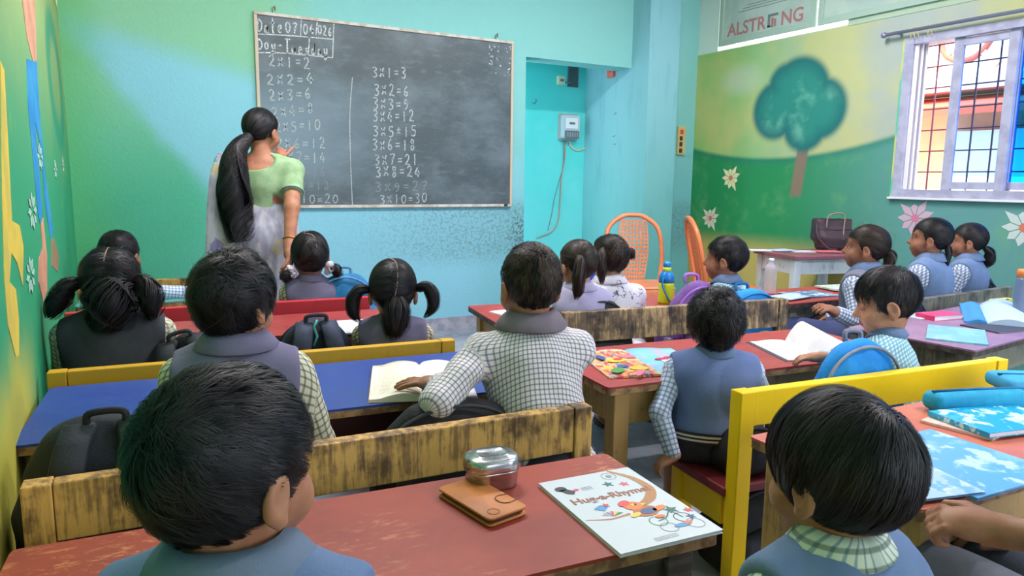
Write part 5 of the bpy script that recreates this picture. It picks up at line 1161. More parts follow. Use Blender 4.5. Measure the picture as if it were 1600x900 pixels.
    def below(X, Y, Z):
        P = [X-H[0], Y-H[1], Z-H[2]]; q = [(R[0][i]*P[0]+R[1][i]*P[1]+R[2][i]*P[2])/hs for i in range(3)]
        return q[2]-zline(np.arctan2(q[0], q[1]), nape, front)
    cap.fun(below, H-.15*hs, H+.15*hs, k=.006*hs)
    v, q = cap.mesh(min(voxel, .006)); cap_part = (v, q, np.zeros((len(v), 3)))
    if hair == 'boy': flow = whorl_flow(kw['whorl'])
    else: flow = to_point_flow(kw['ties'])
    sv, sq, sa = scalp_strands(kw['n'], kw['length'], kw['lift'], seed, flow, kw['wid'], nape, front, kw['messy'], thick=th)
    parts = [cap_part, (Af(sv), sq, sa)]
    if kw.get('wild'):
        wv, wq, wa = scalp_strands(kw['wild'], kw['length']*1.5, .28, seed+7, flow, kw['wid']*.6, nape, front, .9, thick=th); parts.append((Af(wv), wq, wa))
    v, q, a = join(parts); fast_mesh('hair', v, q, hm, root, weave=a)
    for i, (g, rr, nn) in enumerate(kw.get('tails', ())):
        v, q, a = tail([A(p) for p in g], [x*hs for x in rr], nn, seed+20+i, kw['wid']*1.1, kw.get('spread', .3), kw.get('wavy', .3)); fast_mesh(kw.get('tail_name', 'pigtail'), v, q, hm, root, weave=a)
    for tpos, rr in kw.get('bands', ()):
        if kw.get('bow'):
            fb = Field()
            for j in range(6):
                rj = random.Random(seed*10+j); fb.ell(A(np.array(tpos)+np.array([rj.uniform(-.016, .016), rj.uniform(-.012, .012), rj.uniform(-.022, .018)])), np.array([.016, .009, .014])*hs, k=.004)
            v, q = fb.mesh(.004); V2 = v+vnormals(v, q)*wob(v, seed, 300, .002)[:, None]; fast_mesh('hair_ribbon', V2, q, TIEW, root)
        else:
            fb = Field().ell(A(tpos), np.array([rr, rr, rr])*hs, k=0); v, q = fb.mesh(.004); fast_mesh('hair_tie', v, q, TIE, root)
    for g in kw.get('parts_line', ()):
        pp = []
        for p in spline(g, 6):
            u = (np.array(p)-HC0); u /= np.linalg.norm(u/(HR+th*.92)); pp.append(Vector(A(HC0+u)))
        tube('parting', pp, .0022*hs, PARTSKIN, root, 6)
    # --- clothes
    arms = [(shoulders[k], elbows[k], .036*bs) for k in 'LR']+[(elbows[k], wrists[k], .03*bs) for k in 'LR']
    cv = max(voxel, .0055)
    def neckhole(f, dzv, r):
        f.ell(Nk+np.array([0, .02, dzv]), (r, r*1.05, r*.8), k=.008, op='-')
    if shirt:
        f = Field(); trunk(f, .010)
        for k in 'LR':
            S, E, Wp = shoulders[k], elbows[k], wrists[k]
            if sleeve == 'short': f.cap(S, S+(E-S)*.70, .041*bs, .043*bs, k=.02)
            else:
                f.cap(S, E, .041*bs, .036*bs, k=.02); fr = .93 if sleeve == 'long' else .45
                f.cap(E, E+(Wp-E)*fr, .036*bs, .029*bs if sleeve == 'long' else .034*bs, k=.015)
        neckhole(f, .045*bs, .046*bs)
        if sleeve == 'short':
            for k in 'LR':      # open the cuff flat
                S, E = shoulders[k], elbows[k]; d = (E-S)/np.linalg.norm(E-S); c = S+(E-S)*.80
                f.fun(lambda X, Y, Z, c=c, d=d: -((X-c[0])*d[0]+(Y-c[1])*d[1]+(Z-c[2])*d[2]), c-.055*bs, c+.055*bs, k=.003)
        if lower == 'none' : pass
        v, q = f.mesh(cv); nn = vnormals(v, q); v = v+nn*wob(v, seed, 75, .0022 if not vest else .0012)[:, None]+nn*wob(v, seed+3, 28, .003 if not vest else .0012)[:, None]
        fast_mesh('shirt', v, q, shirt, root, weave=weave_coords(v, .115*bs, arms, (), lean, bs))
    if vest:
        f = Field(); trunk(f, .021)
        for sx, k in ((-1, 'L'), (1, 'R')):
            S, E = shoulders[k], elbows[k]; c = S+np.array([sx*.030*bs, 0, -.012*bs])
            f.ell(c, (.034*bs, .060*bs, .075*bs), k=.012, op='-')
        neckhole(f, .050*bs, .062*bs)
        zc = vest_len*bs
        f.fun(lambda X, Y, Z: Z-zc+0*X+0*Y, (-.3, -.3, -.2), (.3, .3, zc), k=.004)
        v, q = f.mesh(cv); nn = vnormals(v, q); v = v+nn*(np.abs(wob(v, seed+5, 24, .0046))-.001)[:, None]+nn*wob(v*np.array([1, 1, .35]), seed+6, 70, .0016)[:, None]
        fast_mesh('vest', v, q, vest, root, weave=weave_coords(v, .12*bs, ()))
    if collar:
        f = Field(); n0 = Nk+np.array([0, -.004, .012*bs])
        prof = [(.045, .014, 0), (.049, .019, 0), (.062, .008, 0), (.080, -.016, 0), (.077, -.020, 0), (.056, .000, 0)]
        V2, F2 = [], []; sg = 28
        for i, (r, z, _) in enumerate(prof):
            for j in range(sg):
                a = 2*math.pi*(j+.5)/sg; x, y = math.sin(a), math.cos(a); open_ = max(0, y)**3
                V2.append(n0+np.array([x*r*1.05*bs, y*r*bs*.95+.004, (z-open_*.032)*bs+.010]))
        for i in range(len(prof)):
            i2 = (i+1) % len(prof)
            for j in range(sg):
                if j in (0, sg-1) and i in (2, 3): pass
                F2.append((i*sg+j, i*sg+(j+1) % sg, i2*sg+(j+1) % sg, i2*sg+j))
        V2 = np.array(V2); V2 = V2+wob(V2, seed, 40, .002)[:, None]*np.array([[.5, .5, 1]])
        fast_mesh('collar', V2, np.array(F2), collar, root, weave=np.stack([np.arctan2(V2[:, 0], V2[:, 1])*.06, V2[:, 2], V2[:, 2]], 1))
    if legs and lower_mat:
        f = Field(); f.ell((0, -.005, .080*bs), np.array([.118*wd, .090, .080])*bs+.013, k=.03)
        for hp, kn, an, sx in LEG:
            if lower == 'skirt': f.cap(hp, kn+np.array([0, .01, 0]), .080*bs, .074*bs, k=.06)
            elif lower == 'shorts': f.cap(hp, kn-np.array([0, .02, 0]), .072*bs, .062*bs, k=.03)
            else: f.cap(hp, kn, .070*bs, .056*bs, k=.03); f.cap(kn, an+np.array([0, 0, .03]), .054*bs, .046*bs, k=.02)
        v, q = f.mesh(max(cv, .007)); nn = vnormals(v, q); v = v+nn*wob(v, seed+8, 45, .0035)[:, None]
        v[:, 2] = np.maximum(v[:, 2], -seat+.03) if lower == 'trousers' else v[:, 2]
        fast_mesh({'skirt': 'skirt', 'shorts': 'shorts'}.get(lower, 'trousers'), v, q, lower_mat, root, weave=weave_coords(v, .115*bs, ()))
        for hp, kn, an, sx in LEG:
            c = an+np.array([0, .028*bs, 0]); z0 = -seat
            plate('sandal', [(c[0]+px, c[1]+py) for px, py in disc(0, 0, .034*bs, .082*bs, 18)], .012, foot_mat or mat('sandal_sole', (70, 78, 70), .6), root, Matrix.Translation((0, 0, z0)))
    if belt:
        pts = []; zb = .115*bs
        for j in range(28):
            a = 2*math.pi*j/28; pts.append((math.sin(a)*(.118*wd*bs+.031), math.cos(a)*(.086*bs+.031)-.004, zb))
        bm = bmesh.new(); hh = .019*bs; vs = []
        for zz in (-hh, -hh*.62, -hh*.25, hh*.1, hh*.5, hh):
            vs.append([bm.verts.new((p[0], p[1], p[2]+zz)) for p in pts])
        me_i = [0, 1, 0, 1, 0]
        for i in range(5):
            for j in range(28):
                fc = bm.faces.new((vs[i][j], vs[i][(j+1) % 28], vs[i+1][(j+1) % 28], vs[i+1][j])); fc.material_index = me_i[i]; fc.smooth = True
        bm_obj('belt', bm, [mat('belt_dark', (48, 34, 36), .5), mat('belt_cream', (214, 206, 198), .6)], root, False)
    return root, dict(base=base, bs=bs, toworld=lambda p: base+Rz@Vector(p), wr=wrists, el=elbows, A=lambda q: base+Rz@Vector(A(q)))
# ------------------------------------------------------------------ the class
V_ = lambda n, c, c2: mat('vest_'+n, c, .85, .2, c2=c2, nscale=7, bump=.12, bscale=220)
VGREY, VSHADED, VMAUVE, VBLUE, VLILAC, VSTEEL = V_('grey', (112, 114, 130), (102, 104, 122)), V_('dark', (70, 72, 78), (60, 62, 68)), V_('mauve', (120, 116, 142), (110, 106, 132)), V_('blue', (112, 130, 178), (102, 120, 168)), V_('lilac', (172, 166, 198), (160, 154, 188)), V_('steel', (112, 134, 168), (100, 122, 158))  # dark vest: shadow at the left wall put into its colour
CK_NAVY = check_cloth('check_cream_navy', (226, 220, 218), (58, 66, 116), (72, 78, 116), .0125, .28); CK_DARK = check_cloth('check_cream_black', (214, 212, 186), (52, 58, 56), None, .017, .28); CK_BLUE = check_cloth('check_white_blue', (214, 222, 232), (62, 108, 180), None, .014, .34)
CK_TEAL = check_cloth('check_teal', (206, 226, 232), (70, 150, 180), None, .013, .5, .2); CK_GING = check_cloth('check_gingham_navy', (216, 222, 232), (60, 88, 130), None, .016, .5, .12); CK_GRN = check_cloth('check_green_blue', (206, 214, 196), (70, 120, 150), (52, 74, 70), .018, .30)
CK_BRN = check_cloth('check_cream_brown', (216, 206, 176), (70, 62, 58), None, .014, .45)
SHG, SHD, SHN, SKN = V_('shorts_grey', (100, 102, 112), (88, 90, 102)), V_('shorts_dark', (62, 62, 70), (52, 52, 60)), V_('navy', (44, 48, 66), (38, 42, 58)), V_('skirt_blue', (70, 78, 118), (60, 68, 106))
COLG, COLM, COLB = V_('collar_grey', (112, 126, 146), (104, 118, 138)), V_('collar_mauve', (128, 118, 128), (118, 108, 120)), V_('collar_blue', (104, 124, 158), (96, 116, 150))
T1, T2, T3 = (170, 120, 92), (150, 102, 78), (186, 136, 108)

# nearest boy, seen from behind, looking to the right
person('nearest boy with thick black hair looking right over the red desk', atd(362, 738, .72), 30, hs=.885, head_yaw=30, head_pitch=2, lean=.03, tone=T1, voxel=.004, shirt=CK_GRN, vest=VSTEEL, collar=COLG, lower_mat=SHG, eyes='open',
       hair_kw=dict(n=15000, length=.042, lift=.07, wid=.0013, thick=.013, messy=.22, nape=-.080, whorl=(.05, -.72, .62)), seed=11)
# boy with bowl cut at lower right
person('boy with smooth bowl haircut and checked collar at lower right', atd(1306, 742, .90), 5, hs=.87, head_yaw=-8, head_pitch=4, lean=.03, tone=T1, voxel=.004, shirt=CK_GRN, vest=VSTEEL, collar=CK_GRN, lower_mat=SHG,
       hair_kw=dict(n=14000, length=.075, lift=.06, wid=.0013, thick=.016, tv=(.010, .016, .016), messy=.10, nape=-.088, front=.030, whorl=(.25, -.55, .80)), seed=12)
# child cut off by the right edge
k18 = atd(1498, 818, .96)
person('child at the right edge with forearm on lap in blue checks', (1.30, .46, .86), 8, tone=T1, voxel=.004, shirt=CK_BLUE, sleeve='short', lower='shorts', lower_mat=SHG, collar=CK_BLUE, hands={'L': dict(at=atd(1556, 828, .99), dir=(-.55, .75, .05), palm=(.3, .2, -1), curl=62, spread=2, pole=(-.8, -.6, -.1))}, seed=13, legs=True)
# boy in checked shirt at the blue desk
h4 = onz(690, 601, ZD+.04)
person('boy with cropped hair in cream checked shirt writing at blue desk', atd(828, 448, 1.80), 12, hs=.92, head_yaw=-6, head_pitch=4, lean=.10, tone=T1, voxel=.0038, shirt=CK_NAVY, sleeve='long', collar=COLM, lower='trousers', lower_mat=SHD, wide=1.0, hair_m=HAIR_BROWN,
       hands={'L': dict(at=h4, dir=(-.75, .62, .05), palm=(0, 0, -1), curl=10, spread=20, pole=(-.7, -.5, -.4)), 'R': dict(at=onz(800, 560, ZD+.03)+Vector((.12, .05, 0)), palm=(0, 0, -1))},
       hair_kw=dict(n=9000, length=.028, lift=.06, wid=.0016, thick=.008, messy=.3, nape=-.068, whorl=(0, -.6, .8)), seed=14)
# tousled boy with mauve vest
person('boy with tousled black hair and mauve vest at the blue desk', atd(368, 474, 1.56), 14, hs=.88, head_yaw=34, head_pitch=4, lean=.03, tone=T3, voxel=.005, shirt=CK_DARK, sleeve='half', vest=VMAUVE, collar=VMAUVE, lower_mat=SHG, wide=.90,
       hair_kw=dict(n=6500, length=.075, lift=.14, wid=.0022, thick=.017, tv=(.007, .015, .017), messy=.35, nape=-.080, wild=160, whorl=(.1, -.5, .85)), seed=15)
# girl with wild pigtails by the left wall
pig = lambda sx, a, b, c, d_: ([(sx*.080, -.020, .012), a, b, c, d_])
person('girl with wild pigtails and shade-darkened vest by the left wall', atd(174, 444, 2.20), 6, hs=.90, lean=.02, tone=T2, voxel=.006, shirt=CK_DARK, vest=VSHADED, collar=VSHADED, lower='skirt', lower_mat=SHD, wide=1.2, hair='girl',
       hair_kw=dict(n=4500, length=.075, lift=.10, wid=.0018, thick=.017, messy=.18, nape=-.10, ties=[(-.085, -.02, .01), (.085, -.02, .01)], wild=120, spread=.9, wavy=.5,
       tails=[(pig(-1, (-.120, -.03, .005), (-.150, -.03, -.035), (-.170, -.03, -.075), (-.185, -.03, -.10)), [.012, .028, .036, .028, .012], 420), (pig(1, (.100, -.06, .005), (.118, -.08, -.03), (.122, -.08, -.08), (.128, -.08, -.115)), [.012, .034, .042, .036, .014], 420),
              ([(0, -.07, .0), (0, -.105, -.05), (0, -.10, -.10), (.0, -.09, -.135)], [.07, .074, .068, .05], 520)], bands=[((-.092, -.02, .012), .016), ((.092, -.03, .012), .014)], parts_line=[[(0, .05, .1), (.0, -.02, .115), (-.006, -.08, .08)]]), seed=16)
# girl with two bunches
person('girl with two looping bunches on the mustard bench', atd(614, 456, 2.46), 20, hs=.98, lean=.015, tone=T3, voxel=.0055, shirt=CK_BRN, vest=VMAUVE, collar=VMAUVE, lower='skirt', lower_mat=SHG, wide=1.12, hair='girl',
       hair_kw=dict(n=4500, length=.07, lift=.03, wid=.0015, thick=.010, messy=.08, nape=-.085, ties=[(-.085, -.02, .02), (.085, -.02, .028)], spread=.4, wavy=.15,
       tails=[(pig(-1, (-.112, -.03, .012), (-.135, -.03, -.02), (-.135, -.035, -.065), (-.115, -.04, -.095)), [.012, .019, .024, .022, .006], 340), (pig(1, (.112, -.03, .022), (.135, -.03, -.005), (.138, -.035, -.05), (.108, -.04, -.085)), [.012, .019, .024, .020, .005], 340),
              ([(.01, -.085, -.01), (.012, -.105, -.05), (.006, -.105, -.10), (-.004, -.10, -.145)], [.030, .045, .046, .020], 420)], bands=[((-.092, -.024, .014), .013), ((.092, -.024, .022), .013)], parts_line=[[(-.028, .05, .1), (-.012, -.01, .113), (.010, -.05, .100), (.014, -.09, .05), (.006, -.102, .0)]]), seed=17)
# girl with white ribbons
person('girl with white ribbon bows looking up at the teacher', atd(484, 402, 3.22), 8, hs=1.02, head_pitch=-8, lean=.0, tone=T2, voxel=.006, shirt=CK_DARK, vest=VMAUVE, collar=VMAUVE, lower='skirt', lower_mat=SHG, hair='girl',
       hair_kw=dict(n=3000, length=.07, lift=.03, wid=.002, thick=.010, messy=.10, ties=[(-.07, -.05, -.035), (.07, -.05, -.03)], bow=True, wavy=.6,
       tails=[([(-.075, -.05, -.04), (-.10, -.055, -.065), (-.125, -.06, -.085)], [.016, .026, .018], 200), ([(.075, -.05, -.035), (.105, -.055, -.045), (.120, -.06, -.075)], [.016, .024, .018], 200)], bands=[((-.082, -.055, -.045), .014), ((.082, -.055, -.035), .014)],
       parts_line=[[(-.020, .05, .1), (-.018, .0, .112), (-.022, -.03, .105), (.010, -.05, .095), (.016, -.09, .04)]]), seed=18)
# child half hidden behind the pigtailed girl
person('child in blue checks mostly hidden behind the wild pigtails', atd(188, 400, 3.20), 32, hs=.96, lean=.02, tone=T2, voxel=.007, shirt=CK_BLUE, sleeve='long', vest=VGREY, collar=VGREY, lower='shorts', lower_mat=SHG, wide=1.1, hands={'R': dict(at=(.50, 3.62, .58))}, hair_kw=dict(n=2500, length=.05, lift=.05), seed=19)
# two girls with ponytails on the brown bench
person('girl in lilac vest with ponytail at the maroon desk', atd(902, 416, 2.76), 4, hs=.87, head_yaw=-8, head_pitch=6, lean=.04, tone=T3, voxel=.006, shirt=CK_GING, vest=VLILAC, collar=VLILAC, lower='skirt', lower_mat=SKN, hair='girl', hair_m=HAIR_BROWN,
       hair_kw=dict(n=3200, length=.06, lift=.03, wid=.0018, thick=.008, messy=.12, ties=[(-.055, -.075, .040)], tails=[([(-.058, -.085, .040), (-.070, -.110, .02), (-.080, -.112, -.04), (-.078, -.10, -.10), (-.085, -.09, -.135)], [.012, .022, .028, .024, .008], 320)], bands=[((-.060, -.088, .040), .013)], parts_line=[[(.03, .05, .1), (.028, -.01, .108), (.04, -.06, .08), (.05, -.08, .02)]], tail_name='ponytail'), seed=20)
t = NT('dress_print'); o = t.obj(); n = t.noise(o, 26.0, 2, .5); d_ = t.math('ABSOLUTE', t.math('SUBTRACT', n, .56)); n5 = t.noise(o, 9.0, 2)
DRESS = t.done(t.mix(t.math('MULTIPLY', t.math('SUBTRACT', 1.0, t.ss(d_, .012, .024)), t.ss(n5, .42, .5)), lin((226, 222, 232)), lin((92, 90, 118))), .85, .2)
person('girl in white printed frock with side ponytail', atd(952, 406, 3.02), 14, hs=.88, head_yaw=-10, head_pitch=4, lean=.08, tone=T3, voxel=.006, shirt=DRESS, sleeve='half', collar=DRESS, lower='skirt', lower_mat=DRESS, wide=1.12, hair='girl', hair_m=HAIR_BROWN,
       hair_kw=dict(n=3600, length=.06, lift=.08, wid=.0018, thick=.010, messy=.45, ties=[(-.070, -.05, .050), (.075, -.05, .03)], tails=[([(-.072, -.055, .052), (-.092, -.080, .02), (-.096, -.085, -.04), (-.092, -.08, -.105)], [.012, .024, .026, .008], 300), ([(.075, -.05, .03), (.092, -.05, .035), (.098, -.05, .0)], [.012, .02, .012], 140)], bands=[((-.074, -.06, .052), .013), ((.082, -.05, .034), .015)], tail_name='ponytail'), seed=21)
# boy in profile with grey collar
person('boy in profile before the orange chair with blue collar', atd(1133, 406, 3.16), -20, hs=.90, head_yaw=-16, lean=.02, tone=T2, voxel=.005, shirt=CK_TEAL, collar=COLB, lower='trousers', lower_mat=SHD, hair_kw=dict(n=5000, length=.032, lift=.05, wid=.0014, thick=.009, messy=.3, nape=-.066), seed=22)
# curly boy with striped belt on the yellow bench
person('curly haired boy in blue vest and striped belt by the aisle', atd(1118, 508, 2.02), 32, hs=.80, head_yaw=4, lean=.015, tone=T3, voxel=.005, shirt=CK_BLUE, sleeve='long', vest=VBLUE, collar=COLB, belt=True, lower='skirt', lower_mat=SHD, wide=1.16, vest_len=.11, hands={'L': dict(at=onz(1052, 712, .385), dir=(-.75, .3, -.5), palm=(.3, 0, -1), curl=40, pole=(-.8, -.3, 0)), 'R': dict(at=(1.74, 1.52, .44))},
       hair_kw=dict(n=6000, length=.055, lift=.22, wid=.0020, thick=.012, tv=(.011, .012, .012), messy=.75, nape=-.082), seed=23)
# reading boy
person('boy in teal checks looking down at his open white notebook', atd(1384, 473, 2.30), -22, hs=.97, head_yaw=-24, head_pitch=14, lean=.07, tone=T3, voxel=.004, shirt=CK_TEAL, sleeve='long', collar=COLB, lower='trousers', lower_mat=SHG, eyes='down', wide=1.08,
       hands={'L': dict(at=onz(1284, 558, ZD+.045), dir=(-.6, .75, -.1), palm=(.2, 0, -1), curl=22, pole=(-.3, .5, -.7)), 'R': dict(at=onz(1318, 548, ZD+.05), dir=(-.75, .45, .0), palm=(0, .1, -1), curl=22, pole=(.6, .2, -.7))},
       hair_kw=dict(n=7000, length=.042, lift=.06, wid=.0018, thick=.010, messy=.15, front=.050, nape=-.070), seed=24)
# girls by the window
person('girl in profile with clipped hair beside the table', atd(1352, 388, 3.2), -16, hs=.90, head_yaw=-20, head_pitch=-2, lean=.015, tone=T2, voxel=.005, shirt=CK_GING, sleeve='long', vest=VGREY, collar=COLB, lower='skirt', lower_mat=SKN, hair='girl', hair_m=HAIR_BROWN, hands={'L': dict(at=atd(1306, 488, 2.98), palm=(.6, 0, -.4), curl=30)},
       hair_kw=dict(n=4000, length=.06, lift=.05, wid=.0016, thick=.008, messy=.15, ties=[(0, -.095, -.02)], tails=[([(0, -.095, -.01), (0, -.115, -.03), (-.01, -.11, -.075), (-.02, -.10, -.11)], [.016, .030, .026, .006], 260)], bands=[((0, -.10, -.012), .014)], tail_name='ponytail', wild=60), seed=25)
BRAID = [([(-.01, -.085, -.03), (-.03, -.095, -.07), (-.035, -.09, -.11), (-.03, -.085, -.15), (-.03, -.085, -.20), (-.03, -.08, -.24)], [.014, .017, .013, .016, .012, .013, .010, .012, .006], 240)]
person('girl with a long braid over her blue vest by the window', atd(1453, 374, 3.58), -12, hs=.94, head_yaw=-18, head_pitch=-2, lean=.0, tone=T2, voxel=.005, shirt=CK_GING, vest=VSTEEL, collar=COLB, lower='skirt', lower_mat=SKN, hair='girl',
       hair_kw=dict(n=4000, length=.06, lift=.02, wid=.0016, thick=.008, messy=.06, ties=[(-.01, -.09, -.03)], tails=BRAID, bands=[((-.03, -.08, -.245), .009)], tail_name='braid', spread=.1, wavy=.9), seed=26)
person('last girl under the window with low ponytail and navy bag', atd(1512, 378, 3.84), -16, hs=.88, head_yaw=-18, lean=.0, tone=T2, voxel=.005, shirt=CK_GING, vest=VSTEEL, collar=COLB, lower='skirt', lower_mat=SKN, hair='girl',
       hair_kw=dict(n=3600, length=.06, lift=.02, wid=.0016, thick=.008, messy=.06, ties=[(0, -.09, -.03)], tails=[([(0, -.088, -.03), (0, -.12, -.06), (0, -.12, -.11), (0, -.105, -.15)], [.014, .028, .032, .010], 260)], bands=[((0, -.095, -.035), .014)], tail_name='ponytail'), seed=27)

# ------------------------------------------------------------------ the teacher
def teacher():
    Hw = atd(409, 206, 3.60); face = 24; hs = .98; Rz = Matrix.Rotation(-rad(face), 3, 'Z'); inv = Rz.transposed()
    base = Vector((Hw.x, Hw.y, 0))-Rz @ Vector((0, .02, 0)); root = empty('person', base, -rad(face), 'teacher in floral sari and green blouse pointing at the blackboard', 'person')
    toloc = lambda p: np.array(inv @ (Vector(p)-base)); H = np.array([0, .02, Hw.z]); k_ = Hw.z/1.385
    R = rotm(24, 2, 0); A = lambda q: H+R@(np.array(q, float)*hs); Af = lambda P: H+(np.asarray(P)*hs)@R.T
    z = lambda v: v*k_
    def trunk(f, g=0.0, lo=True):
        f.ell((0, -.01, z(1.115)), (.135+g, .095+g, .125+g), k=.05); f.ell((0, .0, z(.97)), (.125+g, .09+g, .12+g), k=.05)
        for sx in (-1, 1): f.cap((sx*.05, -.005, z(1.225)), (sx*.145, -.005, z(1.195)), .043+g, .046+g, k=.05)
        if lo: f.ell((0, -.01, z(.82)), (.155+g, .125+g, .13+g), k=.06)
    SR, SL = np.array([.150, -.005, z(1.185)]), np.array([-.150, -.005, z(1.185)])
    WR = toloc(atd(452, 384, 3.46)); WL_ = toloc(atd(430, 254, 3.70)); 
    ER, WR = elbow(SR, WR, .218, .20, (.3, -.8, -.2)); EL, WL_ = elbow(SL, WL_, .25, .23, (-.6, .1, -.6))
    f = Field(); trunk(f); f.cap((0, -.005, z(1.235)), A((0, -.018, -.05)), .048, .045, k=.025)
    for S, E, Wp, sx in ((SR, ER, WR, 1), (SL, EL, WL_, -1)): f.cap(S, E, .047, .037, k=.025); f.cap(E, Wp, .037, .024, k=.015)
    hand_prims(f, WR, (WR-ER)+np.array([0, 0, -.05]), (-1, 0, 0), 1, 1.35, 18, 4); hand_prims(f, WL_, np.array(inv @ Vector((.55, .35, .75))), np.array(inv @ Vector((.2, 1, -.2))), -1, 1.35, 45, 5, True)
    for sx in (-1, 1): f.cap((sx*.085, 0, z(.80)), (sx*.085, .01, z(.44)), .085, .055, k=.03); f.cap((sx*.085, .01, z(.44)), (sx*.085, 0, .07), .052, .035, k=.02); f.cap((sx*.085, -.02, .045), (sx*.095, .14, .03), .032, .024, k=.02)
    head_prims(f, A, R, hs, 'open'); v, q = f.mesh(.0065); v = relax(v, q, 1, .35); fast_mesh('body', v, q, skin_mat((178, 124, 96)), root)
    # blouse
    f = Field(); trunk(f, .010, False)
    for S, E in ((SR, ER), (SL, EL)): f.cap(S, S+(E-S)*.52, .058, .052, k=.03)
    for S, E in ((SR, ER), (SL, EL)):
        d = (E-S)/np.linalg.norm(E-S); c = S+(E-S)*.62; f.fun(lambda X, Y, Z, c=c, d=d: -((X-c[0])*d[0]+(Y-c[1])*d[1]+(Z-c[2])*d[2]), c-.062, c+.062, k=.003)
    f.ell((-.01, -.09, z(1.245)), (.10, .075, .055), k=.008, op='-'); f.ell((0, .05, z(1.26)), (.075, .07, .06), k=.008, op='-')
    f.fun(lambda X, Y, Z: Z-z(.985)+0*X+0*Y, (-.3, -.3, .5), (.3, .3, z(.985)), k=.004)
    v, q = f.mesh(.007); n = vnormals(v, q); v = v+n*wob(v, 3, 40, .003)[:, None]; GRN = mat('blouse_green', (134, 166, 122), .8, .25, c2=(150, 178, 138), nscale=26)
    fast_mesh('blouse', v, q, GRN, root)
    for S, E in ((SR, ER),): c = S+(E-S)*.585; d = (E-S)/np.linalg.norm(E-S); e1 = np.cross(d, [0, 1, 0]); e1 /= np.linalg.norm(e1); e2 = np.cross(d, e1); tube('sleeve_border', [c+(e1*math.cos(a*.3142)+e2*math.sin(a*.3142))*.056 for a in range(20)], .004, mat('border_grey', (150, 176, 176), .7), root, 6, True)
    # sari
    t = NT('sari_floral'); o = t.obj(); x = lin((196, 196, 206)); vo = t.new('ShaderNodeTexVoronoi'); t.link(t.scale(o, (10, 10, 8)), vo.inputs['Vector']); vo.inputs['Scale'].default_value = 1.0
    ds = vo.outputs['Distance']; cr, cg, cb = t.xyz(vo.outputs['Color']); n6 = t.noise(o, 50.0, 3); dd = t.math('ADD', ds, t.math('MULTIPLY', t.math('SUBTRACT', n6, .5), .9))
    petal = t.math('SUBTRACT', 1.0, t.ss(dd, .30, .40)); cc = t.mix(t.ss(cr, .35, .4), lin((120, 112, 158)), lin((64, 140, 156))); cc = t.mix(t.ss(cg, .6, .65), cc, lin((176, 164, 120))); cc = t.mix(t.ss(cb, .72, .77), cc, lin((150, 120, 128)))
    n7 = t.noise(t.scale(o, (3, 3, 1)), 5.0, 3); SARI = t.done(t.mix(t.math('MULTIPLY', petal, .85), t.mix(t.ss(n7, .4, .65), lin((180, 180, 188)), lin((140, 140, 160))), cc), .75, .25)
    f = Field(); f.ell((0, -.01, z(.86)), (.168, .140, .14), k=.05); f.cap((0, -.005, z(.80)), (0, .01, .14), .165, .19, k=.06); f.ell((0, 0, z(.98)), (.142, .112, .10), k=.05)
    f.ell((.03, .10, z(1.10)), (.12, .05, .12), k=.04)
    f.fun(lambda X, Y, Z: Z-.035+0*X+0*Y, (-.4, -.4, -.3), (.4, .4, .035), k=.003)
    v, q = f.mesh(.009); n = vnormals(v, q); th = np.arctan2(v[:, 0], v[:, 1]); amp = np.clip((z(.95)-v[:, 2])*2.0, 0, 1); v = v+n*(np.sin(th*26+v[:, 2]*4)*.007*amp+wob(v, 8, 18, .006))[:, None]; fast_mesh('sari', v, q, SARI, root)
    # pallu over the left shoulder, falling down the back
    P = spline([(-.06, .13, z(1.02)), (-.115, .10, z(1.15)), (-.14, .02, z(1.262)), (-.148, -.075, z(1.20)), (-.150, -.125, z(1.05)), (-.150, -.155, z(.88)), (-.155, -.170, z(.70)), (-.160, -.175, z(.52))], 6); V, F = [], []; W = 12
    for i, p in enumerate(P):
        tt_ = i/(len(P)-1); wd = .045+.055*tt_
        for lay in (0, 1):
            for j in range(W+1): u = j/W-.5; V.append((p.x+u*2*wd, p.y+math.sin(j*2.1+i*.2)*.008-abs(u)*.02*(1 if tt_ > .4 else 0)+(.004 if lay else 0)*(1 if tt_ < .35 else -1), p.z+(-.03*u if tt_ < .4 else 0)))
    S_ = 2*(W+1)
    for i in range(len(P)-1):
        for j in range(W): F += [(i*S_+j, i*S_+j+1, (i+1)*S_+j+1, (i+1)*S_+j), (i*S_+W+1+j, (i+1)*S_+W+1+j, (i+1)*S_+W+2+j, i*S_+W+2+j)]
        F += [(i*S_, (i+1)*S_, (i+1)*S_+W+1, i*S_+W+1), (i*S_+W, i*S_+2*W+1, (i+1)*S_+2*W+1, (i+1)*S_+W)]
    raw('sari_pallu', V, F, SARI, root, True)
    # hair: smooth cap and a long wavy tail
    cap = Field(); cap.ell(A(HC0), (HR+.009)*hs, k=0, rot=R)
    def below(X, Y, Z):
        P_ = [X-H[0], Y-H[1], Z-H[2]]; qq = [(R[0][i]*P_[0]+R[1][i]*P_[1]+R[2][i]*P_[2])/hs for i in range(3)]; return qq[2]-zline(np.arctan2(qq[0], qq[1]), -.07, .055)
    cap.fun(below, H-.17, H+.17, k=.006); v, q = cap.mesh(.005); sv, sq, sa = scalp_strands(5000, .07, .02, 31, to_point_flow([(-.01, -.10, -.03)]), .0016, -.07, .055, .06, thick=.009)
    v, q, a = join([(v, q, np.zeros((len(v), 3))), (Af(sv), sq, sa)]); fast_mesh('hair', v, q, HAIR, root, weave=a)
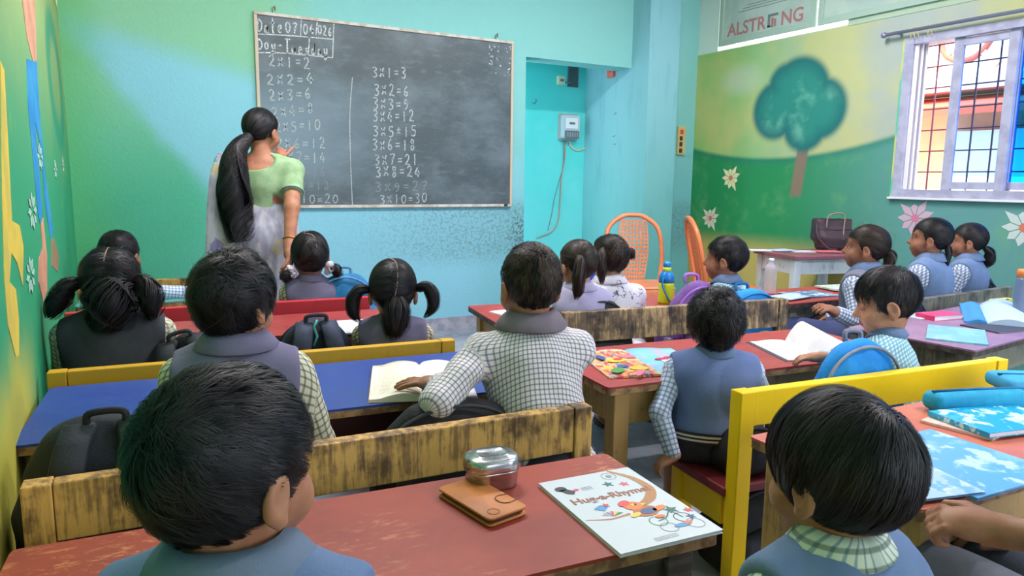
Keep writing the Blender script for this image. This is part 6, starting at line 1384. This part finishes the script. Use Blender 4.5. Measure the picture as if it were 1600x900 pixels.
    nb = A((-.01, -.095, -.04)); v, q, a = tail([nb, nb+np.array([-.03, -.055, -.05]), nb+np.array([-.05, -.085, -.13]), nb+np.array([-.055, -.09, -.26]), nb+np.array([-.05, -.09, -.38]), nb+np.array([-.035, -.095, -.50])], [.026, .040, .056, .068, .064, .056], 1700, 33, .0034, 1.6, 1.3); fast_mesh('ponytail', v, q, HAIR, root, weave=a)
    fb = Field().ell(nb, (.030, .030, .030), k=0); v, q = fb.mesh(.005); fast_mesh('hair_tie', v, q, TIE, root)
    d = (WR-ER)/np.linalg.norm(WR-ER); c = WR-d*.035; e1 = np.cross(d, [0, 1, 0]); e1 /= np.linalg.norm(e1); e2 = np.cross(d, e1); tube('bangle', [c+(e1*math.cos(a*.3142)+e2*math.sin(a*.3142))*.030 for a in range(20)], .004, mat('gold', (214, 160, 80), .3, .5, .9), root, 8, True)
    fb = Field().ell(A((.077, -.002, -.046)), (.005, .005, .008), k=0); v, q = fb.mesh(.0025); fast_mesh('earring', v, q, mat('gold', (0, 0, 0)), root)
teacher()
# ------------------------------------------------------------------ details belong to the part they sit on
SUBS = {'pigtail': 'hair', 'ponytail': 'hair', 'braid': 'hair', 'hair_tie': 'hair', 'hair_ribbon': 'hair', 'parting': 'hair', 'belt': 'vest', 'sleeve_border': 'blouse', 'chalk_character': 'slate', 'chalk_line': 'slate', 'chalk_dots': 'slate',
        'apple_emblem': 'front_pocket', 'crest_ground': 'front_pocket', 'crest_disc': 'front_pocket', 'crest_ring': 'front_pocket', 'crest_shield': 'front_pocket', 'badge': 'front_pocket', 'plaid_stripe': 'front_pocket', 'zip_piping': 'bag_body',
        'terminal_slot': 'terminal_cover', 'display': 'dial_plate', 'title': 'front_cover', 'printed_swoosh': 'front_cover', 'printed_star': 'front_cover', 'printed_shape': 'front_cover', 'printed_line': 'front_cover', 'printed_ring': 'front_cover', 'printed_frame': 'front_cover',
        'seam': 'bag_body', 'curtain_clip': 'rod', 'lettering': 'face', 'emblem_bar': 'face', 'print_line': 'face', 'flap_tab_edge': 'flap', 'emblem': 'flap', 'mural_flower_centre': None}
kids = {}
for o in bpy.data.objects:
    if o.parent: kids.setdefault(o.parent.name, []).append(o)
for root in [o for o in bpy.data.objects if o.parent is None]:
    ch = sorted(kids.get(root.name, []), key=lambda o: o.name); by = {}
    for c in ch: by.setdefault(c.name.split('.')[0], []).append(c)
    for nm, hosts in SUBS.items():
        if hosts and hosts in by:
            for c in by.get(nm, []): c.parent = by[hosts][0]
    for e, i in zip(by.get('eye', []), by.get('iris', [])): i.parent = e
